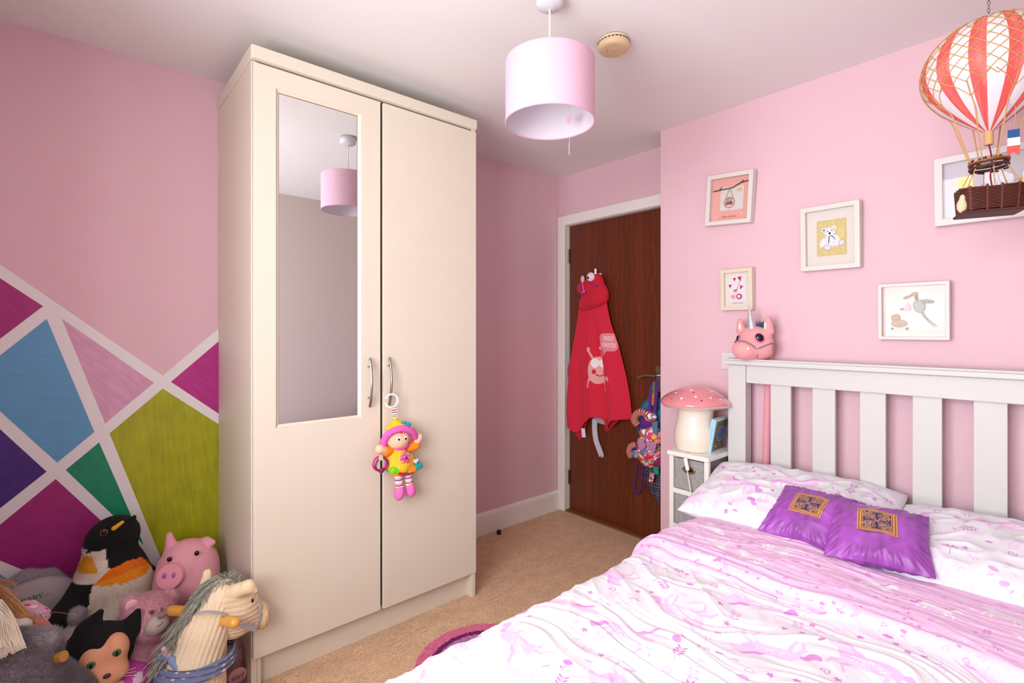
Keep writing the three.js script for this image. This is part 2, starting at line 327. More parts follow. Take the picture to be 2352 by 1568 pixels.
{
  // door: architrave, lining, leaf, hinges, lever handle
  const d = new THREE.Group(); d.name = 'door_1'; d.userData = { kind: 'structure', label: 'dark walnut veneer door in a white frame' }; scene.add(d);
  const f = part('frame', merge([
    span(0.002, 0.07, 0, 2.115, ZD, ZD + 0.02, 0.006), span(0.0705, 0.8855, 2.047, 2.115, ZD, ZD + 0.0198, 0.005), span(0.886, XC - 0.002, 0, 2.115, ZD, ZD + 0.02, 0.006),
    span(0.045, 0.068, 0, 2.06, -0.3, ZD + 0.004, 0.003), span(0.0685, 0.8615, 2.044, 2.062, -0.3, ZD + 0.0035, 0.003), span(0.862, 0.9, 0, 2.06, -0.3, ZD + 0.004, 0.003)]), trimPaint, d, 'white painted door frame');
  void f;
  const grain = paint(1024, 2048, (x, w, h) => {
    x.fillStyle = '#64290c'; x.fillRect(0, 0, w, h);
    const r = rng(77);
    for (let leafN = 0; leafN < 4; leafN++) {
      const cx = (leafN + 0.5) * w / 4, mirror = leafN % 2 ? -1 : 1;
      for (let i = 0; i < 90; i++) {
        const off = (i / 90 - 0.5) * w / 4, dark = r();
        x.strokeStyle = dark < 0.6 ? `rgba(46,14,3,${0.16 + 0.36 * r()})` : `rgba(168,80,26,${0.14 + 0.3 * r()})`;
        x.lineWidth = 0.8 + 2.2 * r();
        x.beginPath();
        for (let y = -20; y <= h + 20; y += 16) {
          const flame = 26 * Math.exp(-Math.pow(off / 46, 2)) * n2(y / 260 + leafN * 3, 2 + leafN) + 14 * n2(y / 330 + off / 160, 7.3 + leafN) + 5 * n2(y / 60, off / 14);
          x.lineTo(cx + mirror * (off + flame), y);
        }
        x.stroke();
      }
      // cathedral figure
      for (let k = 0; k < 5; k++) { const y0 = (k * 430 + leafN * 120) % h; for (let i = 1; i < 12; i++) { x.strokeStyle = `rgba(50,16,5,${0.3 - i * 0.02})`; x.lineWidth = 2; x.beginPath(); for (let a = -1; a <= 1.001; a += 0.08) x.lineTo(cx + mirror * a * i * 5.5, y0 + 190 * a * a * (1 + i * 0.12) - i * 22); x.stroke(); } }
    }
    for (let i = 0; i < 4000; i++) { x.fillStyle = `rgba(30,8,2,${0.15 + 0.2 * r()})`; x.fillRect(r() * w, r() * h, 1, 6 + 22 * r()); }
  });
  const leafGeo = span(0.072, 0.86, 0.012, 2.042, -0.284, -0.24, 0.002);
  { const p = leafGeo.attributes.position, uv = leafGeo.attributes.uv; for (let i = 0; i < p.count; i++) uv.setXY(i, (p.getX(i) - 0.07) / 0.8, p.getY(i) / 2.05); }
  part('leaf', leafGeo, mat('#ffffff', 0.36, { map: grain, clearcoat: 0.25, clearcoatRoughness: 0.3 }), d, 'walnut veneered door leaf');
  for (const y of [1.83, 1.0, 0.24]) {
    const h = part('hinge', rod([0.07, y - 0.05, -0.232], [0.07, y + 0.05, -0.232], 0.007, 10), mat('#8a7d70', 0.35, { metalness: 0.9 }), d, 'dull metal hinge');
    part('hinge_plate', merge([span(0.072, 0.084, y - 0.05, y + 0.05, -0.2415, -0.2385), ...[-0.03, -0.01, 0.01, 0.03].map((o) => new THREE.TorusGeometry(0.0074, 0.0008, 4, 12).rotateX(Math.PI / 2).translate(0.07, y + o, -0.232))]), mat('#6d6258', 0.4, { metalness: 0.9 }), h);
  }
  const lever = part('handle', merge([span(0.79, 0.838, 0.92, 1.08, -0.241, -0.231, 0.003), rod([0.812, 1.02, -0.235], [0.812, 1.02, -0.185], 0.009, 14),
    tube([[0.818, 1.02, -0.185], [0.79, 1.022, -0.182], [0.75, 1.02, -0.18], [0.71, 1.008, -0.182], [0.69, 0.999, -0.184]], 0.0075, 24, 10)]), mat('#b9b2ac', 0.25, { metalness: 1 }), d, 'satin metal lever handle');
  void lever;
  structure('trim_1', span(0.068, 0.89, 0, 0.012, -0.3, ZD + 0.008, 0.002), mat('#7d4a26', 0.5), 'brown wooden threshold strip under the door');
}
// ---------------------------------------------------------------- wardrobe
{
  const cream = mat('#ded5c3', 0.42), edge = mat('#e0d7c4', 0.45);
  const w = thing('wardrobe', 'tall cream two-door wardrobe with a mirror in one door', 'wardrobe', [0, 0, 0]);
  const z0 = 0.98, z1 = 1.973, xf = 0.57, xb = 0.551;
  part('side_panel', span(0.004, xb, 0, 2.272, z1 - 0.02, z1, 0.0015), cream, w, 'cream side panel facing the toys');
  part('side_panel', span(0.004, xb + 0.018, 0, 2.272, z0, z0 + 0.02, 0.0015), cream, w);
  part('back_panel', span(0.004, 0.012, 0.1, 2.27, z0 + 0.02, z1 - 0.02), edge, w);
  part('floor_panel', span(0.012, 0.54, 0.1, 0.118, z0 + 0.02, z1 - 0.02), edge, w);
  part('plinth', span(0.505, 0.523, 0, 0.112, z0 + 0.02, z1 - 0.02), cream, w, 'recessed cream plinth');
  part('front_stile', span(0.523, xb, 0, 0.115, z1 - 0.032, z1 - 0.0205), cream, w);
  // cornice: a flat lid with a rounded lower edge that stands a little proud
  { const prof = [[0.002, 2.272], [0.564, 2.272], [0.573, 2.276], [0.577, 2.284], [0.577, 2.318], [0.575, 2.3205], [0.002, 2.3205]];
    const g = new THREE.ExtrudeGeometry(shapeOf(prof), { depth: z1 - z0 + 0.004, bevelEnabled: true, bevelThickness: 0.004, bevelSize: 0.004, bevelOffset: -0.004, bevelSegments: 3 });
    part('cornice', g.translate(0, 0, z0 - 0.002), cream, w, 'cream top board'); }
  // mirror door: a frame of four with a bevelled inner edge
  const mz0 = 1.566, mz1 = 1.893, my0 = 0.94, my1 = 2.19, dz0 = 1.479, dz1 = 1.970, dy0 = 0.119, dy1 = 2.262;
  const doorShape = new THREE.Shape([[dz0, dy0], [dz1, dy0], [dz1, dy1], [dz0, dy1]].map((p) => new THREE.Vector2(...p)));
  doorShape.holes.push(new THREE.Path([[mz0, my0], [mz0, my1], [mz1, my1], [mz1, my0]].map((p) => new THREE.Vector2(...p))));
  const toX = new THREE.Matrix4().makeBasis(V(0, 0, -1), V(0, 1, 0), V(1, 0, 0));
  const mirrored = (s) => { const q = s.clone(); return q; };
  const dg = new THREE.ExtrudeGeometry(mirrored(doorShape), { depth: 0.0155, bevelEnabled: true, bevelThickness: 0.0018, bevelSize: 0.0018, bevelOffset: -0.0018, bevelSegments: 2 });
  // shape x runs along -z: mirror it first so that the solid keeps its winding
  dg.scale(-1, 1, 1); dg.applyMatrix4(toX); flipped(dg); dg.translate(xb + 0.0018, 0, 0);
  const door1 = part('door', dg, cream, w, 'cream door with a long mirror');
  { // chamfered slip around the mirror
    const slip = (a, b, c, d) => { const g = new THREE.BufferGeometry(); const p = [a, b, c, a, c, d].flat(); g.setAttribute('position', new THREE.Float32BufferAttribute(p, 3)); g.computeVertexNormals(); g.setAttribute('uv', new THREE.Float32BufferAttribute(new Float32Array(12), 2)); return g; };
    const t = 0.011, xo = xf + 0.0002, xi = xf - 0.009;
    const o = [[mz0, my0], [mz1, my0], [mz1, my1], [mz0, my1]].map(([z, y]) => [xo, y, z]), n = [[mz0 + t, my0 + t], [mz1 - t, my0 + t], [mz1 - t, my1 - t], [mz0 + t, my1 - t]].map(([z, y]) => [xi, y, z]);
    part('mirror_bevel', merge([0, 1, 2, 3].map((i) => slip(o[i], n[i], n[(i + 1) % 4], o[(i + 1) % 4]))), mat('#ded5c3', 0.42, { side: THREE.DoubleSide }), door1);
    part('mirror_seal', span(xi - 0.004, xi - 0.001, my0 + t - 0.002, my1 - t + 0.002, mz0 + t - 0.002, mz1 - t + 0.002), mat('#8b6a4d', 0.7), door1);
    part('mirror', span(xi - 0.005, xi - 0.0005, my0 + t + 0.001, my1 - t - 0.003, mz0 + t + 0.002, mz1 - t - 0.001), mat('#e9eceb', 0.015, { metalness: 1 }), door1, 'tall mirror glass');
  }
  const door2 = part('door', span(xb + 0.003, xf + 0.003, 0.119, 2.262, 0.977, 1.467, 0.003), cream, w, 'plain cream door');
  // bow handles
  const bow = (z, par) => {
    const h = part('handle', tube([[0.583, 1.184, z], [0.596, 1.15, z], [0.605, 1.084, z], [0.596, 1.018, z], [0.583, 0.983, z]], 0.0052, 40, 10), mat('#a39d95', 0.28, { metalness: 1 }), par, 'brushed metal bow handle');
    for (const y of [1.148, 1.019]) part('handle_post', rod([xf - 0.002, y, z], [0.597, y, z], 0.0042, 10), mat('#a39d95', 0.28, { metalness: 1 }), h);
  };
  bow(1.534, door1); bow(1.446, door2);
}
// ---------------------------------------------------------------- bed
const bedGrey = mat('#d2d1ce', 0.45);
const BX0 = 1.405, BX1 = 2.835;
{
  const b = thing('bed', 'pale grey painted wooden bed with a slatted headboard', 'bed', [0, 0, 0]);
  const zf = 0.11, zk = 0.05;
  for (const x of [BX0, BX1 - 0.083]) part('post', span(x, x + 0.083, 0, 1.137, zk, zf, 0.003), bedGrey, b);
  part('top_rail', span(BX0 + 0.084, BX1 - 0.084, 1.055, 1.137, zk + 0.012, zf - 0.004, 0.003), bedGrey, b);
  { const g = rbox(BX1 - BX0 + 0.03, 0.02, 0.105, 0.004).translate((BX0 + BX1) / 2, 1.148, 0.082); const g2 = rbox(BX1 - BX0 + 0.014, 0.009, 0.09, 0.003).translate((BX0 + BX1) / 2, 1.1617, 0.082); part('cap_rail', merge([g, g2]), bedGrey, b, 'moulded grey rail along the top of the headboard'); }
  for (const x of [1.59, 1.76, 1.931, 2.098, 2.267, 2.437, 2.607]) part('slat', span(x, x + 0.085, 0.34, 1.056, zk + 0.018, zf - 0.022, 0.002), bedGrey, b);
  part('bottom_rail', span(BX0 + 0.084, BX1 - 0.084, 0.26, 0.345, zk + 0.012, zf - 0.004, 0.003), bedGrey, b);
  for (const x of [BX0 + 0.02, BX1 - 0.048]) part('side_rail', span(x, x + 0.028, 0.2, 0.34, zf, 2.1, 0.003), bedGrey, b);
  part('foot_rail', span(BX0, BX1, 0.2, 0.36, 2.1, 2.14, 0.003), bedGrey, b);
  for (const x of [BX0, BX1 - 0.07]) part('foot_post', span(x, x + 0.07, 0, 0.38, 2.085, 2.15, 0.003), bedGrey, b);
  part('slat_base', span(BX0 + 0.05, BX1 - 0.05, 0.25, 0.27, zf, 2.1), mat('#d9c7a6', 0.7), b);
}
single('mattress', rbox(1.28, 0.22, 1.93, 0.05, 4), mat('#f2eef2', 0.9), 'white covered mattress under the duvet', 'mattress', [2.145, 0.38, 1.12]);

// the printed cotton: unicorns, sprigs, flowers, stars and hearts
function unicorn(x, s, body, mane, spots) {
  x.save(); x.scale(s, s); x.lineCap = 'round'; x.lineJoin = 'round';
  x.fillStyle = body; x.strokeStyle = body;
  x.beginPath(); x.moveTo(-46, -8); x.bezierCurveTo(-40, -26, -10, -24, 6, -22); x.bezierCurveTo(24, -22, 30, -34, 40, -46); x.bezierCurveTo(48, -54, 58, -50, 66, -40); x.bezierCurveTo(74, -34, 74, -28, 68, -27); x.bezierCurveTo(58, -28, 56, -28, 53, -22); x.bezierCurveTo(52, -6, 44, 6, 34, 10); x.bezierCurveTo(14, 14, -18, 12, -32, 12); x.bezierCurveTo(-46, 12, -50, 0, -46, -8); x.fill();
  x.lineWidth = 9;
  for (const [a, b, c, d, e, f] of [[-38, 6, -48, 26, -42, 46], [-26, 8, -26, 28, -32, 48], [26, 6, 40, 24, 34, 44], [34, 2, 56, 14, 62, 34]]) { x.lineWidth = 9; x.beginPath(); x.moveTo(a, b); x.lineTo(c, d); x.stroke(); x.lineWidth = 6; x.beginPath(); x.moveTo(c, d); x.lineTo(e, f); x.stroke(); }
  x.lineWidth = 2; x.beginPath(); x.moveTo(56, -48); x.lineTo(72, -68); x.stroke();
  x.fillStyle = mane; x.strokeStyle = mane;
  x.beginPath(); x.moveTo(-46, -6); x.bezierCurveTo(-66, -14, -58, 10, -72, 8); x.bezierCurveTo(-84, 8, -78, 30, -64, 26); x.bezierCurveTo(-50, 20, -56, 2, -44, 2); x.fill();
  x.beginPath(); x.moveTo(46, -52); x.bezierCurveTo(32, -48, 34, -34, 22, -32); x.bezierCurveTo(12, -30, 14, -20, 4, -22); x.bezierCurveTo(18, -18, 28, -22, 36, -34); x.bezierCurveTo(42, -42, 44, -46, 50, -50); x.fill();
  x.fillStyle = spots;
  const r = rng(9); for (let i = 0; i < 26; i++) { const a = -34 + 66 * r(), b = -14 + 18 * r(); x.beginPath(); x.ellipse(a, b, 2.6, 1.1, r() * 3, 0, 7); x.fill(); }
  x.restore();
}
function sprig(x, s, c, kind, r) {
  x.save(); x.scale(s, s); x.strokeStyle = c; x.fillStyle = c; x.lineWidth = 1.5; x.lineCap = 'round';
  if (kind === 0) { x.beginPath(); x.moveTo(0, 22); x.quadraticCurveTo(3, 0, 0, -22); x.stroke(); for (let i = -1; i < 3; i++) for (const k of [-1, 1]) { x.beginPath(); x.ellipse(k * 7, i * 10 - 12, 6.5, 2.6, -k * 0.75, 0, 7); x.fill(); } }
  if (kind === 1) { x.beginPath(); x.moveTo(0, 24); x.lineTo(0, -8); x.stroke(); for (const a of [-1.1, -0.4, 0.4, 1.1]) { x.beginPath(); x.ellipse(13 * Math.sin(a), -8 - 12 * Math.cos(a), 8, 3, a - Math.PI / 2, 0, 7); x.fill(); } }
  if (kind === 2) { x.beginPath(); x.moveTo(0, 22); x.lineTo(0, 0); x.stroke(); x.beginPath(); x.ellipse(0, -8, 11, 8, 0, 0, 7); x.fill(); x.globalCompositeOperation = 'destination-out'; x.globalAlpha = 0.45; x.beginPath(); x.ellipse(0, -8, 4, 3, 0, 0, 7); x.fill(); x.globalCompositeOperation = 'source-over'; x.globalAlpha = 1; x.beginPath(); x.ellipse(7, 12, 6, 2.4, -0.6, 0, 7); x.fill(); }
  if (kind === 3) { for (let i = 0; i < 5; i++) { x.save(); x.rotate(i * 1.257); x.beginPath(); x.moveTo(0, -11); x.lineTo(3, -3); x.lineTo(-3, -3); x.fill(); x.restore(); } x.beginPath(); x.arc(0, 0, 4.4, 0, 7); x.fill(); }
  if (kind === 4) { x.lineWidth = 2.4; x.beginPath(); x.moveTo(0, 9); x.bezierCurveTo(-16, -4, -8, -14, 0, -5); x.bezierCurveTo(8, -14, 16, -4, 0, 9); x.stroke(); }
  if (kind === 5) { x.beginPath(); x.ellipse(0, 0, 10, 3.6, 0.5, 0, 7); x.fill(); }
  x.restore(); void r;
}
function cotton(base, inks, uni, scale, seed) {
  return paint(1400, 1400, (x, w, h) => {
    x.fillStyle = base; x.fillRect(0, 0, w, h);
    const r = rng(seed), spots = [], wrap = (cx, cy, f) => { for (const dx of [-w, 0, w]) for (const dy of [-h, 0, h]) { if (cx + dx < -200 || cx + dx > w + 200 || cy + dy < -200 || cy + dy > h + 200) continue; x.save(); x.translate(cx + dx, cy + dy); f(); x.restore(); } };
    const far = (cx, cy, d) => spots.every(([a, b, e]) => { const dx = Math.min(Math.abs(a - cx), w - Math.abs(a - cx)), dy = Math.min(Math.abs(b - cy), h - Math.abs(b - cy)); return Math.hypot(dx, dy) > (d + e) * 0.5; });
    const put = (n, d, f) => { for (let k = 0, tries = 0; k < n && tries < 4000; tries++) { const cx = r() * w, cy = r() * h; if (!far(cx, cy, d)) continue; spots.push([cx, cy, d]); const a = r(), b = r(); wrap(cx, cy, () => f(a, b, k)); k++; } };
    put(uni.n, 300 * scale, (a, b, k) => { x.rotate((a - 0.5) * 0.5 + (b < 0.3 ? Math.PI : 0)); x.scale(k % 2 ? 1 : -1, 1); unicorn(x, 2.0 * scale, uni.body[k % uni.body.length], uni.mane[k % uni.mane.length], uni.spots); });
    put(Math.round(64 / scale), 74 * scale, (a, b, k) => { x.rotate(a < 0.5 ? (b - 0.5) : Math.PI + b); sprig(x, 1.35 * scale + 0.3, inks[k % inks.length], k % 3); });
    put(Math.round(96 / scale), 44 * scale, (a, b, k) => { x.rotate((a - 0.5) * 1.2); sprig(x, 1.2 * scale + 0.4, k % 3 === 0 ? inks[inks.length - 1] : inks[(k + 1) % inks.length], 3 + k % 3); });
  }, { repeat: [1 / 0.86, 1 / 0.86] });
}
const weave = data(256, 256, (u, v) => 0.5 + 0.25 * Math.sin(u * 2 * Math.PI * 64) * Math.sin(v * 2 * Math.PI * 64) + 0.2 * loop2(u, v, 60), { repeat: [8, 8] });
const whiteCotton = mat('#ffffff', 0.85, { map: cotton('#eae8ef', ['#eccbee', '#f2d9f4', '#e3b3e4', '#cf83cd'], { n: 13, body: ['#f0cbef', '#f4d8f4', '#edc4ec'], mane: ['#dd93dc', '#e8b2e6'], spots: '#fbf2fb' }, 1.0, 31), bumpMap: weave, bumpScale: 0.0002, sheen: 0.2, sheenColor: '#ffffff', side: THREE.DoubleSide });
const pinkCotton = mat('#ffffff', 0.85, { map: cotton('#efc6ea', ['#e6a6de', '#eddcec', '#e39fda', '#dc86cf'], { n: 24, body: ['#f3ebf3', '#efe6f0'], mane: ['#dd8fd0', '#f3e6f2'], spots: '#e9c3e6' }, 0.62, 57), bumpMap: weave, bumpScale: 0.0002, sheen: 0.2, sheenColor: '#ffffff', side: THREE.DoubleSide });
{
  // the duvet: a cross section that hangs at the open side, rounds the edge and lies flat; creases run across the bed
  const X0 = 1.458, X1 = 2.85, R = 0.14, TOP = 0.552, DROP = 0.24;
  const L1 = TOP - R - DROP, L2 = R * Math.PI / 2, L3 = X1 - X0 - R - 0.07, L4 = 0.12, LT = L1 + L2 + L3 + L4;
  const section = (s) => {           // arc length -> [x, y, nx, ny]
    if (s < L1) return [X0, DROP + s, -1, 0];
    if (s < L1 + L2) { const a = (s - L1) / R; return [X0 + R - R * Math.cos(a), TOP - R + R * Math.sin(a), -Math.cos(a), Math.sin(a)]; }
    if (s < L1 + L2 + L3) return [X0 + R + (s - L1 - L2), TOP - 0.05 * smooth(L1 + L2 + L3 - 0.3, L1 + L2 + L3, s), 0, 1];
    return [X1 - 0.07 + 0.03 * Math.sin((s - L1 - L2 - L3) / L4 * 1.5), TOP - 0.05 - (s - L1 - L2 - L3), 0.5, 0.5];
  };
  const ridge = (x, p) => Math.pow(1 - Math.abs(x), p);
  // crease height at arc length s and depth z
  const crease = (s, z) => {
    const w1 = 0.10 * n2(s * 1.1 + 3, z * 1.6), w2 = 0.035 * n2(s * 3.4, z * 5.2 + 9);
    const zz = z + w1 + w2 - 0.05 * s;
    const soft = 0.5 + 0.5 * n2(s * 1.3 + 40, z * 1.5 + 2);
    let h = 0.0075 * ridge(n2(s * 0.9 + 1.7, zz * 9), 2.2) * (0.35 + 0.9 * soft);
    h += 0.0032 * ridge(n2(s * 1.4 + 21, zz * 16 + 4), 1.7) * (0.3 + 0.8 * soft);
    h += 0.0014 * ridge(n2(s * 3 + 5, zz * 30 + 8), 1.4);
    // radiating pulls along the open side of the bed
    const pull = smooth(0.95, 0.35, s);
    h += pull * 0.0065 * ridge(n2((z * 0.7 - s * 0.6) * 7.5 + 2, (z * 0.5 + s * 0.9) * 1.6), 2.4);
    const inner = 0.35 + 0.65 * smooth(0.3, 0.75, s);
    h = h * (0.5 + 0.5 * inner) + inner * (0.012 * n2(s * 1.9 + 8, z * 1.7 + 3) + 0.008 * n2(s * 4.2 + 2, z * 3.4));
    return h;
  };
  const body = sheet((u, v) => {
    const s = u * LT, z = 0.42 + v * 1.74, [x, y, nx, ny] = section(s);
    const lift = 0.012 * smooth(0.42, 0.8, z) - 0.03 * smooth(0.72, 0.42, z);
    const c = crease(s, z) + lift - 0.012, end = smooth(2.16, 2.0, z);
    return [x + nx * c, Math.max(0.2, y + ny * c - (1 - end) * 0.16), z];
  }, 420, 520, (u, v) => [u * LT, v * 1.74]);
  const d = thing('duvet', 'white duvet printed with lilac unicorns, its pink side folded back', 'duvet', [0, 0, 0]);
  part('cover', body, whiteCotton, d, 'white printed side of the duvet');
  // the part folded back: the pink side up, ending in a rolled lip
  const FZ = 0.965;
  const lipLine = (s) => FZ + 0.022 * n2(s * 1.3 + 5, 1.5) + 0.008 * n2(s * 5, 4.5) - 0.03 * smooth(0.5, 0.2, s);
  const fold = sheet((u, v) => {
    const s = lerp(0.16, LT - 0.06, u), lip = lipLine(s), back = 0.47 + 0.02 * n2(s * 2, 8);
    const [x, y, nx, ny] = section(s);
    let z, h;
    const thick = 0.024;
    if (v < 0.86) { z = lerp(back, lip - 0.012, v / 0.86); h = thick; } else { const a = (v - 0.86) / 0.14 * Math.PI; z = lip - 0.012 + 0.014 * Math.sin(a); h = thick * (0.5 + 0.5 * Math.cos(a)) - 0.022 * (a / Math.PI); }
    const zz = z * 1.0, soft = 0.5 + 0.5 * n2(s * 1.2 + 4, z * 3);
    let c = crease(s, Math.min(z, lip)) * 0.5 + 0.0065 * ridge(n2(s * 0.7 + 61, (zz + 0.05 * n2(s * 1.5, z * 2)) * 9), 1.8) * (0.4 + 0.8 * soft) + 0.0022 * ridge(n2(s * 1.6 + 9, zz * 22), 1.5);
    const down = 0.012 - 0.03 * smooth(0.72, 0.42, z);
    c = (v < 0.86 ? c : c * (1 - smooth(0.9, 1, v) * 0.6)) + down + h - 0.004;
    return [x + nx * c, y + ny * c, z];
  }, 420, 190, (u, v) => [u * LT, v * 0.55]);
  part('folded_back_edge', fold, pinkCotton, d, 'pink printed reverse of the duvet folded back');
  // rolled layers that show where the fold hangs over the side
  const roll = sheet((u, v) => {
    const s = lerp(0.2, 0.75, u), a = v * 2 * Math.PI, [x, y, nx, ny] = section(s), r = 0.013 * (1 - smooth(0.55, 0.75, s) * 0.8), z = lipLine(s) + 0.014 + 0.006 * n2(s * 9, 2);
    const c = crease(s, z) - 0.002 + r * Math.sin(a) + 0.006;
    return [x + nx * c, y + ny * c, z + r * 1.3 * Math.cos(a)];
  }, 120, 16, (u, v) => [u * 0.6, v * 0.08]);
  part('fold_layer', roll, pinkCotton, d, 'pink layer rolled under the folded edge');
}
// ---- pillows and cushions: a stuffed rectangle with pinched corners and seams
function stuffed(w, h, t, { nu = 90, nv = 70, corner = 0.06, wr = 0.006, seed = 1, sagU = 0, uvS = 1, off = [0, 0], p = 2.6, q = 0.62, pucker = 0 } = {}) {
  const half = (side) => sheet((u, v) => {
    const a = u * 2 - 1, b = v * 2 - 1, ax = Math.abs(a), by = Math.abs(b);
    const pinchX = 1 - corner * (1 - Math.pow(1 - by, 2)) * (1 - Math.pow(ax, 3)) * 0 - corner * Math.pow(1 - by, 1.2) * 0.6 * Math.pow(ax, 4), pinchY = 1 - corner * Math.pow(1 - ax, 1.2) * 0.9 * Math.pow(by, 4);
    const X = a * w / 2 * pinchX, Y = b * h / 2 * pinchY;
    const prof = Math.pow(Math.max(0, 1 - Math.pow(ax, p)), q) * Math.pow(Math.max(0, 1 - Math.pow(by, p)), q);
    const edge = Math.max(ax, by);
    let z = t / 2 * prof;
    z += wr * prof * (ridgeN(X * 7 + seed, Y * 9) + 0.6 * n2(X * 9 + seed * 3, Y * 7)) + pucker * smooth(0.6, 0.95, edge) * (1 - smooth(0.97, 1, edge)) * n2(Math.atan2(b, a) * 9 + seed, edge * 2);
    z = Math.max(z, 0.0012 * (1 - edge));
    return [X, Y + sagU * (a * a - 0.4), side * z];
  }, nu, nv, (u, v) => [off[0] + u * w * uvS, off[1] + v * h * uvS]);
  const back = half(-1); flipIndex(back);
  return merge([half(1), back]);
}
function ridgeN(x, y) { return Math.pow(1 - Math.abs(n2(x, y)), 2.2) - 0.4; }
function flipIndex(g) { const a = g.index.array; for (let k = 0; k < a.length; k += 3) { const t = a[k]; a[k] = a[k + 1]; a[k + 1] = t; } g.computeVertexNormals(); }
// lay a stuffed rectangle on a plane given by three corners: bottom left, bottom right, top left
function lay(o, bl, br, tl) {
  const u = V(...br).sub(V(...bl)), v = V(...tl).sub(V(...bl)), c = V(...bl).addScaledVector(u, 0.5).addScaledVector(v, 0.5);
  const ex = u.clone().normalize(), ez = u.clone().cross(v).normalize(), ey = ez.clone().cross(ex);
  o.quaternion.setFromRotationMatrix(new THREE.Matrix4().makeBasis(ex, ey, ez)); o.position.copy(c);
  return o;
}
{
  const p1 = single('pillow', stuffed(0.7, 0.49, 0.16, { q: 0.46, nu: 130, nv: 100, wr: 0.008, seed: 3, corner: 0.09, off: [0.05, 0.1] }), whiteCotton, 'white unicorn print pillow beside the drawer tower', 'pillow'); lay(p1, [1.425, 0.572, 0.60], [2.10, 0.572, 0.53], [1.415, 0.668, 0.135]); p1.userData.group = 'unicorn print pillows';
  const p2 = single('pillow', stuffed(0.72, 0.49, 0.15, { q: 0.46, nu: 130, nv: 100, wr: 0.008, seed: 8, corner: 0.09, off: [0.31, 0.48] }), whiteCotton, 'white unicorn print pillow reaching to the far side of the bed', 'pillow'); lay(p2, [2.09, 0.572, 0.575], [2.79, 0.575, 0.575], [2.09, 0.645, 0.135]); p2.userData.group = 'unicorn print pillows';
}
const brocade = paint(512, 512, (x, w, h) => {
  x.fillStyle = '#b98a45'; x.fillRect(0, 0, w, h);
  const r = rng(5);
  x.strokeStyle = '#8c1f3c'; x.lineWidth = 9; x.strokeRect(26, 26, w - 52, h - 52); x.strokeRect(62, 62, w - 124, h - 124);
  x.strokeStyle = '#d9b46a'; x.lineWidth = 6; x.strokeRect(44, 44, w - 88, h - 88); x.strokeRect(6, 6, w - 12, h - 12);
  x.fillStyle = '#2a1a66'; x.fillRect(78, 78, w - 156, h - 156);
  x.save(); x.beginPath(); x.rect(78, 78, w - 156, h - 156); x.clip();
  x.lineCap = 'round';
  const swirl = (cx, cy, s, turn, k) => { x.beginPath(); for (let t = 0; t < 15; t += 0.2) { const q = s * (1 - t / 17); x.lineTo(cx + q * Math.cos(turn + k * t * 0.62), cy + q * Math.sin(turn + k * t * 0.62)); } x.stroke(); };
  x.translate(w / 2, h / 2);
  for (let q = 0; q < 4; q++) { x.save(); x.rotate(q * Math.PI / 2); x.strokeStyle = '#c99b50'; x.lineWidth = 8; swirl(58, 58, 50, 0.4, 1); swirl(118, 44, 40, 2.2, -1); swirl(44, 120, 42, 4, 1); swirl(128, 128, 42, 1, -1); swirl(90, 160, 26, 3, 1); swirl(160, 92, 26, 2, -1); x.fillStyle = '#c43a2f'; for (const [a, b] of [[84, 92], [40, 84], [140, 70]]) { x.beginPath(); x.arc(a, b, 7, 0, 7); x.fill(); } x.restore(); }
  x.strokeStyle = '#d8ad60'; x.lineWidth = 7; x.beginPath(); x.arc(0, 0, 26, 0, 7); x.stroke(); x.beginPath(); x.moveTo(-170, -170); x.lineTo(170, 170); x.moveTo(170, -170); x.lineTo(-170, 170); x.stroke();
  x.fillStyle = '#b7604a'; x.beginPath(); x.arc(0, 0, 15, 0, 7); x.fill();
  x.restore();
  for (let i = 0; i < 9000; i++) { x.fillStyle = r() < 0.5 ? 'rgba(60,30,10,0.22)' : 'rgba(240,210,140,0.2)'; x.fillRect(r() * w, r() * h, 1 + 3 * r(), 1); }
});
{
  const crush = data(256, 256, (u, v) => { const t = 0.9 + 0.1 * loop2(u, v, 5, 2) + 0.12 * loop2(u, v, 16, 7); return [t, t * 0.94, t]; }, { repeat: [2, 2], srgb: true });
  const velvet = mat('#ad5cc0', 0.42, { map: crush, sheen: 1, sheenColor: '#ffd0ff', sheenRoughness: 0.35, bumpMap: crush, bumpScale: 0.002 });
  const make = (label, w, seed, bl, br, tl) => {
    const c = thing('cushion', label, 'cushion', [0, 0, 0], 0, 'purple velvet cushions');
    part('cover', stuffed(w, w, 0.115, { wr: 0.006, seed, corner: 0.1, pucker: 0.006, p: 2.2 }), velvet, c);
    // the patch follows the swell of the cover
    const q = w * 0.19, cover = (X, Y) => { const ax = Math.abs(X / (w / 2)), by = Math.abs(Y / (w / 2)), prof = Math.pow(1 - Math.pow(ax, 2.2), 0.62) * Math.pow(1 - Math.pow(by, 2.2), 0.62); return 0.0575 * prof + 0.006 * prof * (ridgeN(X * 7 + seed, Y * 9) + 0.6 * n2(X * 9 + seed * 3, Y * 7)); };
    part('brocade_patch', sheet((u, v) => { const X = (u - 0.5) * 2 * q, Y = (v - 0.5) * 2 * q; return [X, Y, cover(X, Y) + 0.0022]; }, 24, 24), mat('#ffffff', 0.45, { map: brocade, sheen: 0.4, sheenColor: '#ffe0a0' }), c, 'square gold and navy brocade patch');
    return lay(c, bl, br, tl);
  };
  make('purple velvet cushion with a gold patch leaning on the pillow beside the drawers', 0.265, 2, [1.772, 0.588, 0.61], [2.005, 0.586, 0.615], [1.773, 0.700, 0.375]);
  make('purple velvet cushion with a gold patch leaning between the two pillows', 0.27, 6, [2.02, 0.594, 0.685], [2.245, 0.596, 0.635], [1.935, 0.702, 0.425]);
}
